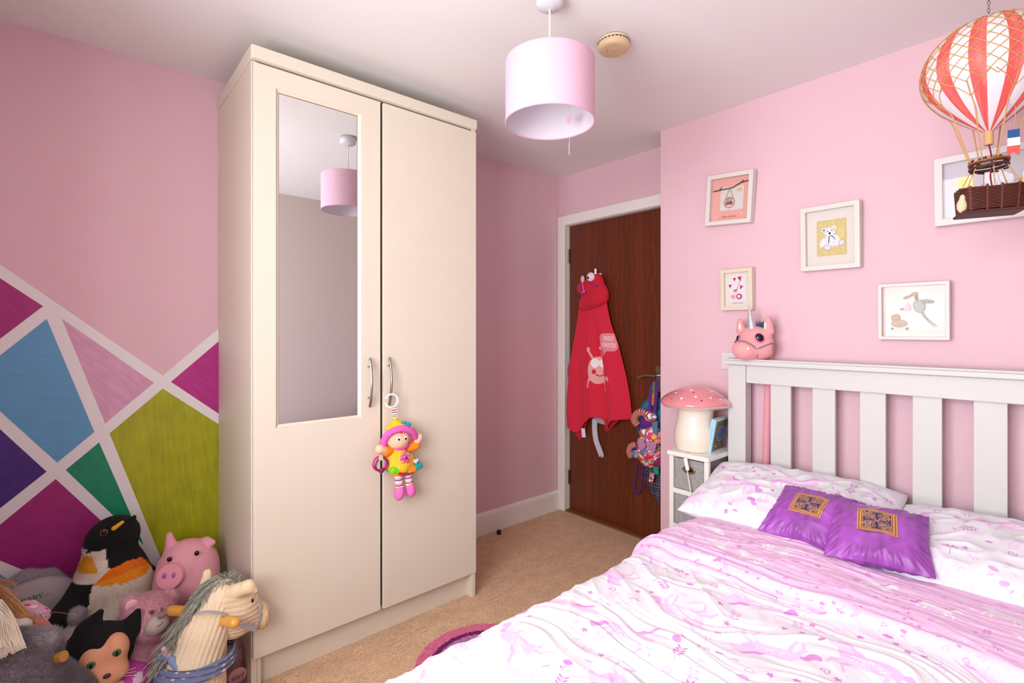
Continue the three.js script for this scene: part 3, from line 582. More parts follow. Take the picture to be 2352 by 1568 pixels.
// ---------------------------------------------------------------- things along the wall behind the bed
{
  const white = mat('#f1ede6', 0.4), linen = data(256, 256, (u, v) => { const t = 0.62 + 0.10 * Math.sin(u * 2 * Math.PI * 60 + 2 * loop2(u, v, 8)) * 0.7 + 0.10 * Math.sin(v * 2 * Math.PI * 60) + 0.12 * loop2(u, v, 50) + 0.05 * loop2(u, v, 12, 4); return [t, t * 0.985, t * 0.975]; }, { repeat: [6, 6], srgb: true });
  const basket = mat('#ffffff', 0.95, { map: linen });
  const x0 = 1.2, x1 = 1.4, y1 = 0.72, zf = 0.285, zb = 0.03;
  const n = thing('drawer_tower', 'slim white drawer tower with grey fabric baskets beside the bed', 'drawers', [0, 0, 0]);
  part('top', span(x0 - 0.008, x1 + 0.004, y1 - 0.022, y1, zb - 0.01, zf + 0.01, 0.006), white, n);
  for (const x of [x0, x1 - 0.022]) for (const z of [zb, zf - 0.02]) part('leg', span(x, x + 0.022, 0, y1 - 0.022, z, z + 0.02, 0.002), white, n);
  const rows = [[0.545, 0.69], [0.375, 0.52], [0.205, 0.35], [0.04, 0.18]];
  for (const [a, b] of rows) {
    part('shelf', span(x0 + 0.001, x1 - 0.001, a - 0.024, a - 0.002, zb + 0.001, zf - 0.001, 0.002), white, n);
    const d = part('basket', span(x0 + 0.025, x1 - 0.025, a, b, zb + 0.022, zf - 0.006, 0.006), metresMat(basket), n, 'grey linen basket');
    metres2(d.geometry);
    const ring = new THREE.Shape(); ring.absellipse(0, 0, 0.031, 0.0155, 0, 2 * Math.PI); const hole = new THREE.Path(); hole.absellipse(0, 0, 0.025, 0.0105, 0, 2 * Math.PI); ring.holes.push(hole);
    const yc = b - 0.047;
    part('grommet', new THREE.ExtrudeGeometry(ring, { depth: 0.003, bevelEnabled: true, bevelThickness: 0.002, bevelSize: 0.002, bevelSegments: 2, curveSegments: 24 }).translate((x0 + x1) / 2, yc, zf - 0.006), mat('#9a7c5c', 0.3, { metalness: 0.9 }), d, 'bronze oval grommet handle');
    part('hand_hole', new THREE.CylinderGeometry(1, 1, 1, 24).rotateX(Math.PI / 2).scale(0.025, 0.0105, 0.0014).translate((x0 + x1) / 2, yc, zf - 0.0055), mat('#1a1512', 0.95), d);
  }
}
function metresMat(m) { return m; }
function metres2(g) { const p = g.attributes.position, n = g.attributes.normal, uv = g.attributes.uv; for (let i = 0; i < p.count; i++) { const ax = Math.abs(n.getX(i)), ay = Math.abs(n.getY(i)), az = Math.abs(n.getZ(i)); const [a, b] = ax > ay && ax > az ? [p.getZ(i), p.getY(i)] : ay > az ? [p.getX(i), p.getZ(i)] : [p.getX(i), p.getY(i)]; uv.setXY(i, a, b); } return g; }
{
  // toadstool lamp
  const l = thing('mushroom_lamp', 'pink toadstool night lamp with white spots and a cream stem', 'lamp', [1.272, 0.72, 0.17]);
  const g = (pts) => lathe(pts, 64);
  part('stem', g([[0, 0], [0.085, 0], [0.092, 0.004], [0.099, 0.03], [0.101, 0.06], [0.097, 0.095], [0.088, 0.13], [0.083, 0.16], [0.083, 0.185], [0.09, 0.2]]), mat('#efe6d6', 0.28, { clearcoat: 0.6, clearcoatRoughness: 0.2 }), l, 'glossy cream stem');
  const capProfile = [[0.16, 0.222], [0.163, 0.228], [0.16, 0.236], [0.145, 0.252], [0.12, 0.27], [0.09, 0.288], [0.06, 0.3], [0.03, 0.306], [0, 0.308]];
  const wavy = (geo, a) => { const p = geo.attributes.position; for (let i = 0; i < p.count; i++) { const x = p.getX(i), z = p.getZ(i), r = Math.hypot(x, z), t = Math.atan2(z, x); p.setY(i, p.getY(i) + a * Math.pow(r / 0.16, 3) * (Math.sin(t * 2 + 0.6) * 0.6 + Math.sin(t * 5) * 0.35)); } geo.computeVertexNormals(); return geo; };
  const capMesh = part('cap', wavy(g(capProfile), 0.007), mat('#e58f97', 0.22, { clearcoat: 0.8, clearcoatRoughness: 0.12 }), l, 'glossy pink cap');
  part('underside', wavy(g([[0.078, 0.196], [0.1, 0.199], [0.13, 0.206], [0.152, 0.214], [0.16, 0.2225]]), 0.007), mat('#f0dccb', 0.3, { clearcoat: 0.5, clearcoatRoughness: 0.2, side: THREE.DoubleSide }), l, 'cream underside');
  const yAt = (r) => { for (let i = 1; i < capProfile.length; i++) if (r >= capProfile[i][0]) { const [a, b] = capProfile[i - 1], [c, d] = capProfile[i]; return lerp(b, d, (a - r) / (a - c + 1e-9)); } return 0.308; };
  const put = (deg, r, s, hole) => { const t = deg * Math.PI / 180, x = r * Math.cos(t), z = r * Math.sin(t), slope = (yAt(r + 0.006) - yAt(r - 0.006)) / 0.012, n = V(-slope * Math.cos(t), 1, -slope * Math.sin(t)).normalize(); const d = part(hole ? 'vent_hole' : 'spot', new THREE.SphereGeometry(s, 16, 8).scale(1, 0.25, 1).applyQuaternion(new THREE.Quaternion().setFromUnitVectors(V(0, 1, 0), n)).translate(x, yAt(r) + 0.007 * Math.pow(r / 0.16, 3) * (Math.sin(t * 2 + 0.6) * 0.6 + Math.sin(t * 5) * 0.35), z), hole ? mat('#7a2f1c', 0.6) : mat('#fbeef0', 0.25, { clearcoat: 0.6 }), capMesh); return d; };
  for (const [a, r, s] of [[75, 0.075, 0.0062], [118, 0.105, 0.0062], [60, 0.12, 0.006], [88, 0.135, 0.0065], [30, 0.13, 0.006], [150, 0.08, 0.005], [5, 0.09, 0.006], [10, 0.14, 0.005]]) put(a, r, s);
  for (const [a, r] of [[66, 0.095], [110, 0.14], [50, 0.142]]) put(a, r, 0.0046, true);
  const cord = part('cord', tube([[0.01, 0.006, 0.086], [0.015, 0.004, 0.1], [0.02, 0.001, 0.122], [0.024, -0.02, 0.131], [0.03, -0.06, 0.13], [0.036, -0.1, 0.129], [0.048, -0.16, 0.131], [0.055, -0.22, 0.133]], 0.0024, 60, 8), mat('#f4f0ea', 0.5), l, 'white cord hanging down');
  part('cord_switch', rbox(0.018, 0.058, 0.014, 0.006, 3).rotateZ(0.22).translate(0.031, -0.045, 0.135), mat('#f6f3ee', 0.35), cord, 'white inline switch');
}
{
  // picture book leaning against the headboard post
  const cover = paint(512, 660, (x, w, h) => {
    x.fillStyle = '#a9d3ea'; x.fillRect(0, 0, w, h); x.fillStyle = '#2b2a1c'; x.fillRect(36, 40, w - 60, h - 80);
    const r = rng(3); for (let i = 0; i < 1500; i++) { x.fillStyle = ['#8a8f3a', '#c99a3f', '#b5482f', '#5c7d33', '#d8c9a0', '#40521f', '#6b4a2a', '#c2b052'][r() * 8 | 0]; x.beginPath(); x.ellipse(40 + r() * (w - 70), 44 + r() * (h - 88), 3 + 6 * r(), 2 + 3 * r(), r() * 3, 0, 7); x.fill(); }
    x.fillStyle = '#3f74a8'; x.beginPath(); x.ellipse(w * 0.52, h * 0.45, 130, 150, 0, 0, 7); x.fill(); x.strokeStyle = '#9cc7e4'; x.lineWidth = 8; x.stroke();
    x.fillStyle = '#0d2440'; x.textAlign = 'center'; x.font = 'bold 62px serif'; x.fillText('EACH', w * 0.52, h * 0.37); x.fillText('PEACH', w * 0.52, h * 0.46); x.fillText('PEAR', w * 0.52, h * 0.55); 
  });
  const b = thing('book', 'pale blue hardback picture book leaning on the headboard post', 'book', [1.346, 0.721, 0.205], 0.06);
  const W = 0.15, Hh = 0.165, T = 0.02;
  const lean = (g) => g.rotateZ(-0.17);
  const front = rbox(0.003, Hh, W, 0.0012).translate(T, Hh / 2, -W / 2); { const p = front.attributes.position, uv = front.attributes.uv; for (let i = 0; i < p.count; i++) uv.setXY(i, -p.getZ(i) / W, p.getY(i) / Hh); }
  part('front_cover', lean(front), mat('#ffffff', 0.4, { map: cover, clearcoat: 0.3 }), b, 'front cover with a dark leafy picture');
  part('back_cover', lean(rbox(0.003, Hh, W, 0.0012).translate(0, Hh / 2, -W / 2)), mat('#a9d3ea', 0.45), b);
  const spineMap = paint(64, 512, (x, w, h) => { x.fillStyle = '#a9d3ea'; x.fillRect(0, 0, w, h); x.save(); x.translate(w / 2, h * 0.5); x.rotate(-Math.PI / 2); x.fillStyle = '#3d6580'; x.font = '20px serif'; x.textAlign = 'center'; x.fillText('EACH PEACH PEAR PLUM', 0, 7); x.restore(); x.fillStyle = '#26323a'; x.beginPath(); x.ellipse(w / 2, h - 28, 7, 12, 0, 0, 7); x.fill(); });
  const spine = rbox(T + 0.003, Hh, 0.003, 0.0012).translate(T / 2, Hh / 2, 0); { const p = spine.attributes.position, uv = spine.attributes.uv; for (let i = 0; i < p.count; i++) uv.setXY(i, clamp(p.getX(i) / T), p.getY(i) / Hh); }
  part('spine', lean(spine), mat('#ffffff', 0.45, { map: spineMap }), b, 'pale blue spine');
  part('pages', lean(box(T - 0.004, Hh - 0.008, W - 0.008).translate(T / 2, Hh / 2, -W / 2 + 0.002)), mat('#efe4cf', 0.9), b);
}
{
  // isolator switch plate half hidden by the headboard
  const s = thing('switch_plate', 'white wall switch plate behind the headboard corner', 'switch', [1.364, 1.146, 0.004]);
  part('plate', rbox(0.086, 0.084, 0.008, 0.003), mat('#dcd9dc', 0.35), s); part('rocker', rbox(0.03, 0.024, 0.004, 0.001).rotateX(0.08).translate(0.006, 0.006, 0.0055), mat('#e2dfe2', 0.3), s);
}
{
  // hobby horse: a pink unicorn head on a stick that stands behind the headboard
  const u = thing('hobby_unicorn', 'pink plush unicorn hobby horse with a silver horn standing behind the headboard', 'toy', [1.525, 0, 0.0]);
  const pink = '#eca3a6', C = [0, 1.235, 0.105];
  const q = (x, y, z) => [C[0] + x, C[1] + y, C[2] + z];
  const prims = [
    ell(q(0.0, 0.015, -0.01), [0.075, 0.068, 0.06], pink), ell(q(-0.022, -0.025, 0.045), [0.055, 0.046, 0.05], pink), ell(q(0.018, -0.022, -0.01), [0.062, 0.05, 0.052], pink),
    cap(q(-0.062, 0.06, -0.01), q(-0.07, 0.105, -0.012), 0.022, 0.014, pink, 0.01), cap(q(0.062, 0.06, -0.01), q(0.058, 0.12, -0.012), 0.022, 0.012, pink, 0.01),
  ];
  const hg = blob(prims, 0.0045, 0.03);
  part('head', hg, vmat(0.9, { sheen: 0.6, sheenColor: '#ffd5d5' }), u, 'pink plush head');
  part('horn', merge([new THREE.ConeGeometry(0.021, 0.12, 24, 12).translate(0, 0.06, 0), ...[0.02, 0.045, 0.068].map((y) => new THREE.TorusGeometry(0.0212 * (1 - y / 0.12) + 0.0006, 0.0014, 6, 24).rotateX(Math.PI / 2 + 0.2).translate(0, y, 0))]).rotateZ(0.15).translate(...q(-0.006, 0.07, 0.005)), mat('#d4d3d6', 0.32, { metalness: 0.55 }), u, 'silver fabric horn');
  const eye = (x, y, z, rx, ry) => { const e = part('eye', new THREE.SphereGeometry(1, 20, 14).scale(0.02, 0.024, 0.006).rotateZ(x > 0 ? 0.5 : -0.4).rotateX(rx).rotateY(ry).translate(...q(x, y, z)), mat('#d65fae', 0.3), u, 'pink rimmed eye'); part('pupil', new THREE.SphereGeometry(1, 18, 12).scale(0.016, 0.0195, 0.0068).rotateZ(x > 0 ? 0.5 : -0.4).rotateX(rx).rotateY(ry).translate(...q(x * 1.03, y + 0.003, z + 0.0015)), mat('#0b0509', 0.15), e); part('glint', ball(q(x * 1.0 - 0.004, y + 0.009, z + 0.0068), 0.0032, [1, 1, 0.6], 10), mat('#ffffff', 0.2), e); };
  eye(0.041, 0.028, 0.041, -0.15, 0.55); eye(-0.058, 0.018, 0.034, -0.1, -0.85);
  for (const [x, y, z] of [[0.012, -0.018, 0.089], [-0.066, -0.03, 0.066]]) part('nostril', ball(q(x, y, z), 0.0065, [1, 1.1, 0.6], 12), mat('#f0d6c6', 0.8), u);
  part('noseband', tube([q(-0.072, 0.002, 0.03), q(-0.055, 0.0125, 0.066), q(-0.018, 0.0155, 0.083), q(0.018, 0.0, 0.075), q(0.034, -0.026, 0.052), q(0.03, -0.06, 0.04)], 0.0032, 40, 8), mat('#8d8286', 0.7), u, 'grey bridle');
  part('cheek_strap', tube([q(0.035, -0.02, 0.05), q(0.058, -0.007, 0.034), q(0.078, 0.006, 0.004)], 0.005, 20, 8), mat('#8d8286', 0.7), u);
  part('rein', tube([q(0.078, 0.006, 0.004), q(0.088, 0.0, 0.0), q(0.082, -0.028, 0.0)], 0.003, 16, 6), mat('#6d6468', 0.7), u);
  { const r = rng(4), list = []; for (let i = 0; i < 260; i++) { const a = -0.035 + 0.075 * r(), z = -0.05 + 0.05 * r(); const b = q(a, 0.07, z), t = q(a + 0.02 * (r() - 0.3), 0.085 + 0.022 * r(), z + 0.012 * (r() - 0.5)); list.push([b, t, a]); }
    const grp = (c, f, lab) => part('mane_tuft', merge(list.filter(f).map(([b, t]) => rod(b, t, 0.0014, 3, 0.0003))), mat(c, 0.7), u, lab);
    grp('#2f8fa3', ([, , a]) => a > 0.02, 'teal forelock'); grp('#d98fc6', ([, , a]) => a <= -0.005, 'pink forelock'); grp('#7a6fb0', ([, , a]) => a > -0.005 && a <= 0.02, 'violet forelock'); }
  part('stick', rod([0.003, 0.01, 0.0245], [0.035, 1.21, 0.0245], 0.0165, 16), mat('#ea9fab', 0.95, { sheen: 0.5, sheenColor: '#ffd0d8' }), u, 'pink fabric covered stick');
  for (const g of [ball(q(-0.062, 0.078, 0.006), 0.012, [0.6, 1.5, 0.5], 12), ball(q(0.052, 0.085, 0.006), 0.012, [0.5, 1.6, 0.5], 12)]) part('ear_lining', g, mat('#f3dcd0', 0.9), u);
}
// ---------------------------------------------------------------- pictures on the wall
function framed(label, cx, cy, w, h, { b = 0.02, depth = 0.034, tone = '#dcd6cf', roll = 0, lean = 0.03, mount = '#ddd7cf', inset = 0.012 }, fill) {
  const o = thing('picture_frame', label, 'picture', [cx, cy - h / 2, 0.002], 0, 'framed pictures on the pink wall');
  const f = new THREE.Shape([[-w / 2, 0], [w / 2, 0], [w / 2, h], [-w / 2, h]].map((p) => new THREE.Vector2(...p)));
  f.holes.push(new THREE.Path([[-w / 2 + b, b], [-w / 2 + b, h - b], [w / 2 - b, h - b], [w / 2 - b, b]].map((p) => new THREE.Vector2(...p))));
  part('frame', new THREE.ExtrudeGeometry(f, { depth: depth - 0.003, bevelEnabled: true, bevelThickness: 0.0015, bevelSize: 0.0015, bevelOffset: -0.0015, bevelSegments: 2 }).translate(0, 0, 0.0015), mat(tone, 0.4), o);
  part('mount', box(w - 2 * b + 0.004, h - 2 * b + 0.004, 0.003).translate(0, h / 2, depth - inset - 0.006), mat(mount, 0.9), o, 'mount board');
  fill(o, depth - inset - 0.0045);
  part('glass', box(w - 2 * b + 0.002, h - 2 * b + 0.002, 0.0015).translate(0, h / 2, depth - 0.0045), mat('#ffffff', 0.0, { transmission: 1, thickness: 0, ior: 1.45, specularIntensity: 0.28 }), o);
  o.rotation.set(lean, 0, roll); 
  return o;
}
const writing = (text, w, h, color, font, lines = [0.5]) => { const t = paint(512, Math.round(512 * h / w), (x, W, HH) => { x.clearRect(0, 0, W, HH); x.fillStyle = color; x.font = font; x.textAlign = 'center'; x.textBaseline = 'middle'; (Array.isArray(text) ? text : [text]).forEach((s, i) => x.fillText(s, W / 2, HH * lines[i])); }); return [new THREE.PlaneGeometry(w, h), mat('#ffffff', 0.9, { map: t, transparent: true })]; };
framed('small white frame with a twig and a hanging pebble hoop on pink card', 1.367, 1.943, 0.228, 0.247, { mount: '#e2a399', roll: -0.07, inset: 0.022, depth: 0.04 }, (o, z) => {
  part('card', box(0.115, 0.115, 0.002).translate(0.006, 0.128, z + 0.001), mat('#d3cdc8', 0.9), o, 'pale square card');
  part('twig', merge([tube([[-0.088, 0.17, z + 0.008], [-0.04, 0.174, z + 0.009], [0.01, 0.178, z + 0.009], [0.05, 0.196, z + 0.008], [0.088, 0.201, z + 0.008]], 0.0024, 30, 7), rod([-0.055, 0.174, z + 0.008], [-0.042, 0.186, z + 0.009], 0.0016, 6), rod([0.05, 0.196, z + 0.008], [0.062, 0.207, z + 0.009], 0.0015, 6)]), mat('#3a2320', 0.9), o, 'dark twig');
  part('hoop', merge([new THREE.TorusGeometry(0.025, 0.0025, 8, 32).translate(-0.004, 0.108, z + 0.006), rod([-0.026, 0.12, z + 0.006], [-0.005, 0.176, z + 0.007], 0.0013, 6), rod([0.018, 0.12, z + 0.006], [-0.003, 0.176, z + 0.007], 0.0013, 6)]), mat('#c09a62', 0.8), o, 'tan cord hoop');
  for (const [x, y, c, rx, ry] of [[-0.014, 0.104, '#b0337f', 0.009, 0.008], [0.004, 0.104, '#a52a77', 0.01, 0.008], [-0.004, 0.12, '#9a9aa2', 0.015, 0.009]]) part('pebble', ball([x, y, z + 0.006], 1, [rx, ry, 0.005], 14), mat(c, 0.5), o);
  part('bow', merge([ball([0.036, 0.165, z + 0.004], 1, [0.006, 0.009, 0.0025], 10), ball([0.049, 0.165, z + 0.004], 1, [0.006, 0.009, 0.0025], 10)]), mat('#dcb68f', 0.6), o);
  for (const [x, y] of [[-0.066, 0.042], [0.058, 0.05]]) part('stud', ball([x, y, z + 0.002], 0.0032, [1, 1, 0.6], 8), mat('#f4efe9', 0.4), o);
  const [g, m] = writing('Millie Lily Rose', 0.08, 0.014, '#6e2f33', 'italic 66px serif'); part('caption', g.translate(-0.004, 0.04, z + 0.0012), m, o);
});
framed('white box frame with a drawing of a grey teddy bear on yellow', 1.81, 1.695, 0.221, 0.274, { lean: 0.035, inset: 0.018, depth: 0.04 }, (o, z) => {
  const art = paint(560, 700, (x, w, h) => {
    x.fillStyle = '#cdbf80'; x.fillRect(0, 0, w, h); const r = rng(8);
    for (let i = 0; i < 160; i++) { x.fillStyle = `rgba(${230 + 20 * r()},${220 + 20 * r()},${150 + 40 * r()},0.12)`; x.fillRect(r() * w, r() * h, 12 + 30 * r(), 120 * r()); }
    x.strokeStyle = '#cf9a63'; x.lineWidth = 6; x.strokeRect(2, 2, w - 4, h - 4);
    const fuzz = (cx, cy, rx, ry, rot = 0) => { x.save(); x.translate(cx, cy); x.rotate(rot); x.fillStyle = '#e6e3ea'; x.beginPath(); x.ellipse(0, 0, rx, ry, 0, 0, 7); x.fill(); for (let i = 0; i < (rx + ry) * 2.2; i++) { const a = r() * 6.283, q = 0.72 + 0.36 * r(); x.strokeStyle = r() < 0.5 ? 'rgba(90,95,105,0.5)' : 'rgba(250,250,255,0.8)'; x.lineWidth = 2; x.beginPath(); x.moveTo(rx * q * Math.cos(a), ry * q * Math.sin(a)); x.lineTo(rx * (q + 0.1) * Math.cos(a + 0.05), ry * (q + 0.1) * Math.sin(a + 0.05)); x.stroke(); } x.restore(); };
    fuzz(150, 190, 48, 46); fuzz(330, 165, 46, 44); x.fillStyle = '#4c5252'; x.beginPath(); x.ellipse(140, 192, 16, 22, 0.3, 0, 7); x.fill(); x.beginPath(); x.ellipse(328, 180, 20, 12, -0.6, 0, 7); x.fill();
    fuzz(245, 420, 150, 110); fuzz(120, 440, 60, 100, 0.5); fuzz(370, 380, 60, 92, -0.6); fuzz(245, 240, 100, 92); fuzz(400, 470, 90, 52, -0.3);
    x.fillStyle = '#dcd7de'; for (const [a, b, q, s, t] of [[200, 540, 74, 54, 0.15], [470, 470, 62, 50, -0.7]]) { x.save(); x.translate(a, b); x.rotate(t); x.beginPath(); x.ellipse(0, 0, q, s, 0, 0, 7); x.fill(); x.strokeStyle = '#59605f'; x.lineWidth = 6; x.stroke(); x.restore(); }
    x.fillStyle = '#1f2022'; for (const [a, b, q] of [[205, 220, 12], [292, 208, 12], [248, 262, 22]]) { x.beginPath(); x.arc(a, b, q, 0, 7); x.fill(); }
    x.strokeStyle = '#3b3f40'; x.lineWidth = 5; x.beginPath(); x.moveTo(248, 280); x.lineTo(246, 304); x.quadraticCurveTo(270, 318, 288, 300); x.stroke();
    x.strokeStyle = '#4d5f5a'; x.lineWidth = 20; x.beginPath(); x.moveTo(240, 318); x.lineTo(226, 460); x.stroke(); x.lineWidth = 14; x.beginPath(); x.moveTo(270, 316); x.quadraticCurveTo(330, 330, 350, 400); x.stroke();
    x.strokeStyle = '#9fb8b0'; x.lineWidth = 6; x.beginPath(); x.moveTo(420, 520); x.lineTo(422, 590); x.stroke();
  });
  part('drawing', new THREE.PlaneGeometry(0.11, 0.15).translate(0.003, 0.136, z + 0.0012), mat('#ffffff', 0.9, { map: art }), o, 'teddy bear drawing');
});
framed('small cream frame with buttons and little paper flags', 1.41, 1.497, 0.155, 0.2, { tone: '#ddd0bb', b: 0.018, roll: 0, inset: 0.012 }, (o, z) => {
  part('card', box(0.082, 0.128, 0.001).translate(0.002, 0.104, z + 0.0005), mat('#dedbe2', 0.9), o, 'pale card');
  for (const [x, y, s, t] of [[-0.012, 0.15, 0.008, 0.2], [0.014, 0.152, 0.011, 0.3], [-0.034, 0.118, 0.008, 0.1], [0.019, 0.11, 0.009, -0.4]]) part('paper_flag', slab([[-s, s], [s, s * 0.8], [-s * 0.1, -s * 1.3]], 0.0015).rotateZ(t).translate(x, y, z + 0.0012), mat('#bd1f55', 0.7), o, 'red paper flag');
  for (const [x, c1, c2] of [[-0.02, '#eebfc0', '#e8848f'], [0.01, '#b3146d', '#f3dbe6']]) { const b = part('button', new THREE.CylinderGeometry(0.0135, 0.0135, 0.004, 28).rotateX(Math.PI / 2).translate(x, 0.066, z + 0.003), mat(c1, 0.35), o, 'round button wheel'); part('button_centre', new THREE.CylinderGeometry(0.007, 0.007, 0.005, 20).rotateX(Math.PI / 2).translate(x, 0.066, z + 0.004), mat(c2, 0.35), b); }
  part('sprig', merge([rod([-0.006, 0.08, z + 0.003], [0.012, 0.14, z + 0.003], 0.0008, 5), ball([-0.012, 0.094, z + 0.004], 0.005), ball([-0.004, 0.098, z + 0.004], 0.0045)]), mat('#d9637a', 0.6), o);
  const [g, m] = writing('Gorgeous Girl', 0.06, 0.012, '#8d8073', '70px serif'); part('caption', g.translate(0.0, 0.034, z + 0.0012), m, o);
});
framed('white frame with a pebble stork, a pram and handwriting', 2.089, 1.373, 0.217, 0.218, { tone: '#d8d2ce', b: 0.0125, lean: 0.03, inset: 0.02, depth: 0.038 }, (o, z) => {
  const paper = paint(512, 512, (x, w, h) => { x.fillStyle = '#e0d0ca'; x.fillRect(0, 0, w, h); for (let y = 6; y < h; y += 16) { x.strokeStyle = 'rgba(236,190,178,0.55)'; x.lineWidth = 3; x.beginPath(); x.moveTo(0, y); x.lineTo(w, y); x.stroke(); } x.fillStyle = '#cf9a62'; x.font = 'italic 34px serif'; x.fillText('Lily Kate', 34, 46); x.fillText('Wye', 52, 84); x.font = '30px sans-serif'; x.fillText('12·1·2007', 330, 44); x.fillText('21.25pm', 366, 80); x.font = 'italic 36px serif'; x.fillText('C.O.S. We\u2019ve been blessed...', 86, 474); });
  part('paper', new THREE.PlaneGeometry(0.196, 0.196).translate(0, 0.109, z + 0.0012), mat('#ffffff', 0.9, { map: paper }), o, 'striped paper with gold handwriting');
  const stone = (x, y, rx, ry, t, c, d = 0.006) => part('pebble', new THREE.SphereGeometry(1, 18, 12).scale(rx, ry, d).rotateZ(t).translate(x, y, z + d * 0.7), mat(c, 0.7), o);
  stone(0.018, 0.128, 0.019, 0.026, 0.15, '#9a9c95', 0.01); stone(0.004, 0.174, 0.012, 0.008, 0.2, '#a5835f'); stone(-0.019, 0.163, 0.014, 0.006, 0.35, '#a37d57'); stone(0.01, 0.16, 0.0055, 0.009, 0, '#8a6f55'); stone(0.043, 0.145, 0.02, 0.0075, -0.15, '#8d8375');
  stone(-0.055, 0.085, 0.016, 0.014, 0.4, '#a6845e'); stone(-0.044, 0.062, 0.026, 0.015, 0.05, '#a88a66'); stone(-0.066, 0.042, 0.0045, 0.0045, 0, '#8f6e4c'); stone(-0.02, 0.042, 0.006, 0.0045, 0.6, '#8f6e4c'); stone(-0.036, 0.118, 0.006, 0.005, 0, '#b98a5d');
  part('tissue', merge([ball([-0.018, 0.12, z + 0.004], 1, [0.013, 0.011, 0.005], 12), ball([-0.016, 0.134, z + 0.004], 1, [0.006, 0.008, 0.004], 10)]), mat('#e6b2b8', 0.8), o, 'pink tissue bundle');
  part('leg_twig', merge([rod([0.023, 0.106, z + 0.003], [0.031, 0.088, z + 0.003], 0.0014, 6), rod([0.031, 0.088, z + 0.003], [0.062, 0.048, z + 0.003], 0.0014, 6), rod([0.028, 0.106, z + 0.003], [0.037, 0.085, z + 0.003], 0.0014, 6), rod([0.037, 0.085, z + 0.003], [0.07, 0.05, z + 0.003], 0.0014, 6)]), mat('#7c6a5a', 0.8), o, 'thin twig legs');
});
framed('large white frame with bunting, sun and bird collage behind the balloon', 2.355, 1.81, 0.4, 0.247, { tone: '#d8d1ce', b: 0.024, roll: -0.0, lean: 0.07, inset: 0.018, depth: 0.042, mount: '#cbc6cf' }, (o, z) => {
  const sun = part('paper_sun', new THREE.CylinderGeometry(0.017, 0.017, 0.002, 24).rotateX(Math.PI / 2).translate(-0.118, 0.143, z + 0.001), mat('#e8c93a', 0.7), o, 'yellow paper sun');
  for (let i = 0; i < 12; i++) part('ray', slab([[-0.004, 0.019], [0.004, 0.019], [0, 0.034]], 0.001).rotateZ(i * Math.PI / 6).translate(-0.118, 0.143, z + 0.0005), mat('#efd968', 0.7), sun);
  for (const [x, y, c] of [[-0.136, 0.098, '#c06a78'], [-0.112, 0.103, '#8fc0dd'], [0.028, 0.122, '#d9a02f'], [-0.01, 0.112, '#c06a78']]) part('bunting_flag', slab([[-0.011, 0.009], [0.011, 0.012], [0.001, -0.014]], 0.001).translate(x, y, z + 0.001), mat(c, 0.7), o, 'paper bunting flag');
  part('paper_bird', slab([[-0.028, 0.004], [-0.016, 0.006], [-0.004, 0.016], [0.006, 0.012], [0.012, 0.002], [0.026, 0.012], [0.022, 0], [0.006, -0.01], [-0.012, -0.008]], 0.0012, 0, true).translate(-0.062, 0.118, z + 0.001), mat('#b48fc9', 0.8), o, 'lilac paper bird');
  part('paper_butterfly', merge([ball([0.048, 0.082, z + 0.002], 1, [0.008, 0.012, 0.002], 12), ball([0.044, 0.07, z + 0.002], 1, [0.008, 0.006, 0.002], 12)]), mat('#e35fd8', 0.7), o, 'magenta paper butterfly');
  part('paper_bluebird', slab([[-0.01, 0], [0, 0.008], [0.012, 0.004], [0.008, -0.006]], 0.0012, 0, true).translate(-0.128, 0.062, z + 0.001), mat('#8fbfe0', 0.8), o, 'blue paper bird');
  part('pencil_line', tube([[-0.148, 0.106, z + 0.0015], [-0.08, 0.112, z + 0.0015], [-0.01, 0.122, z + 0.0015], [0.05, 0.14, z + 0.0015]], 0.0007, 20, 5), mat('#9b9298', 0.8), o);
});
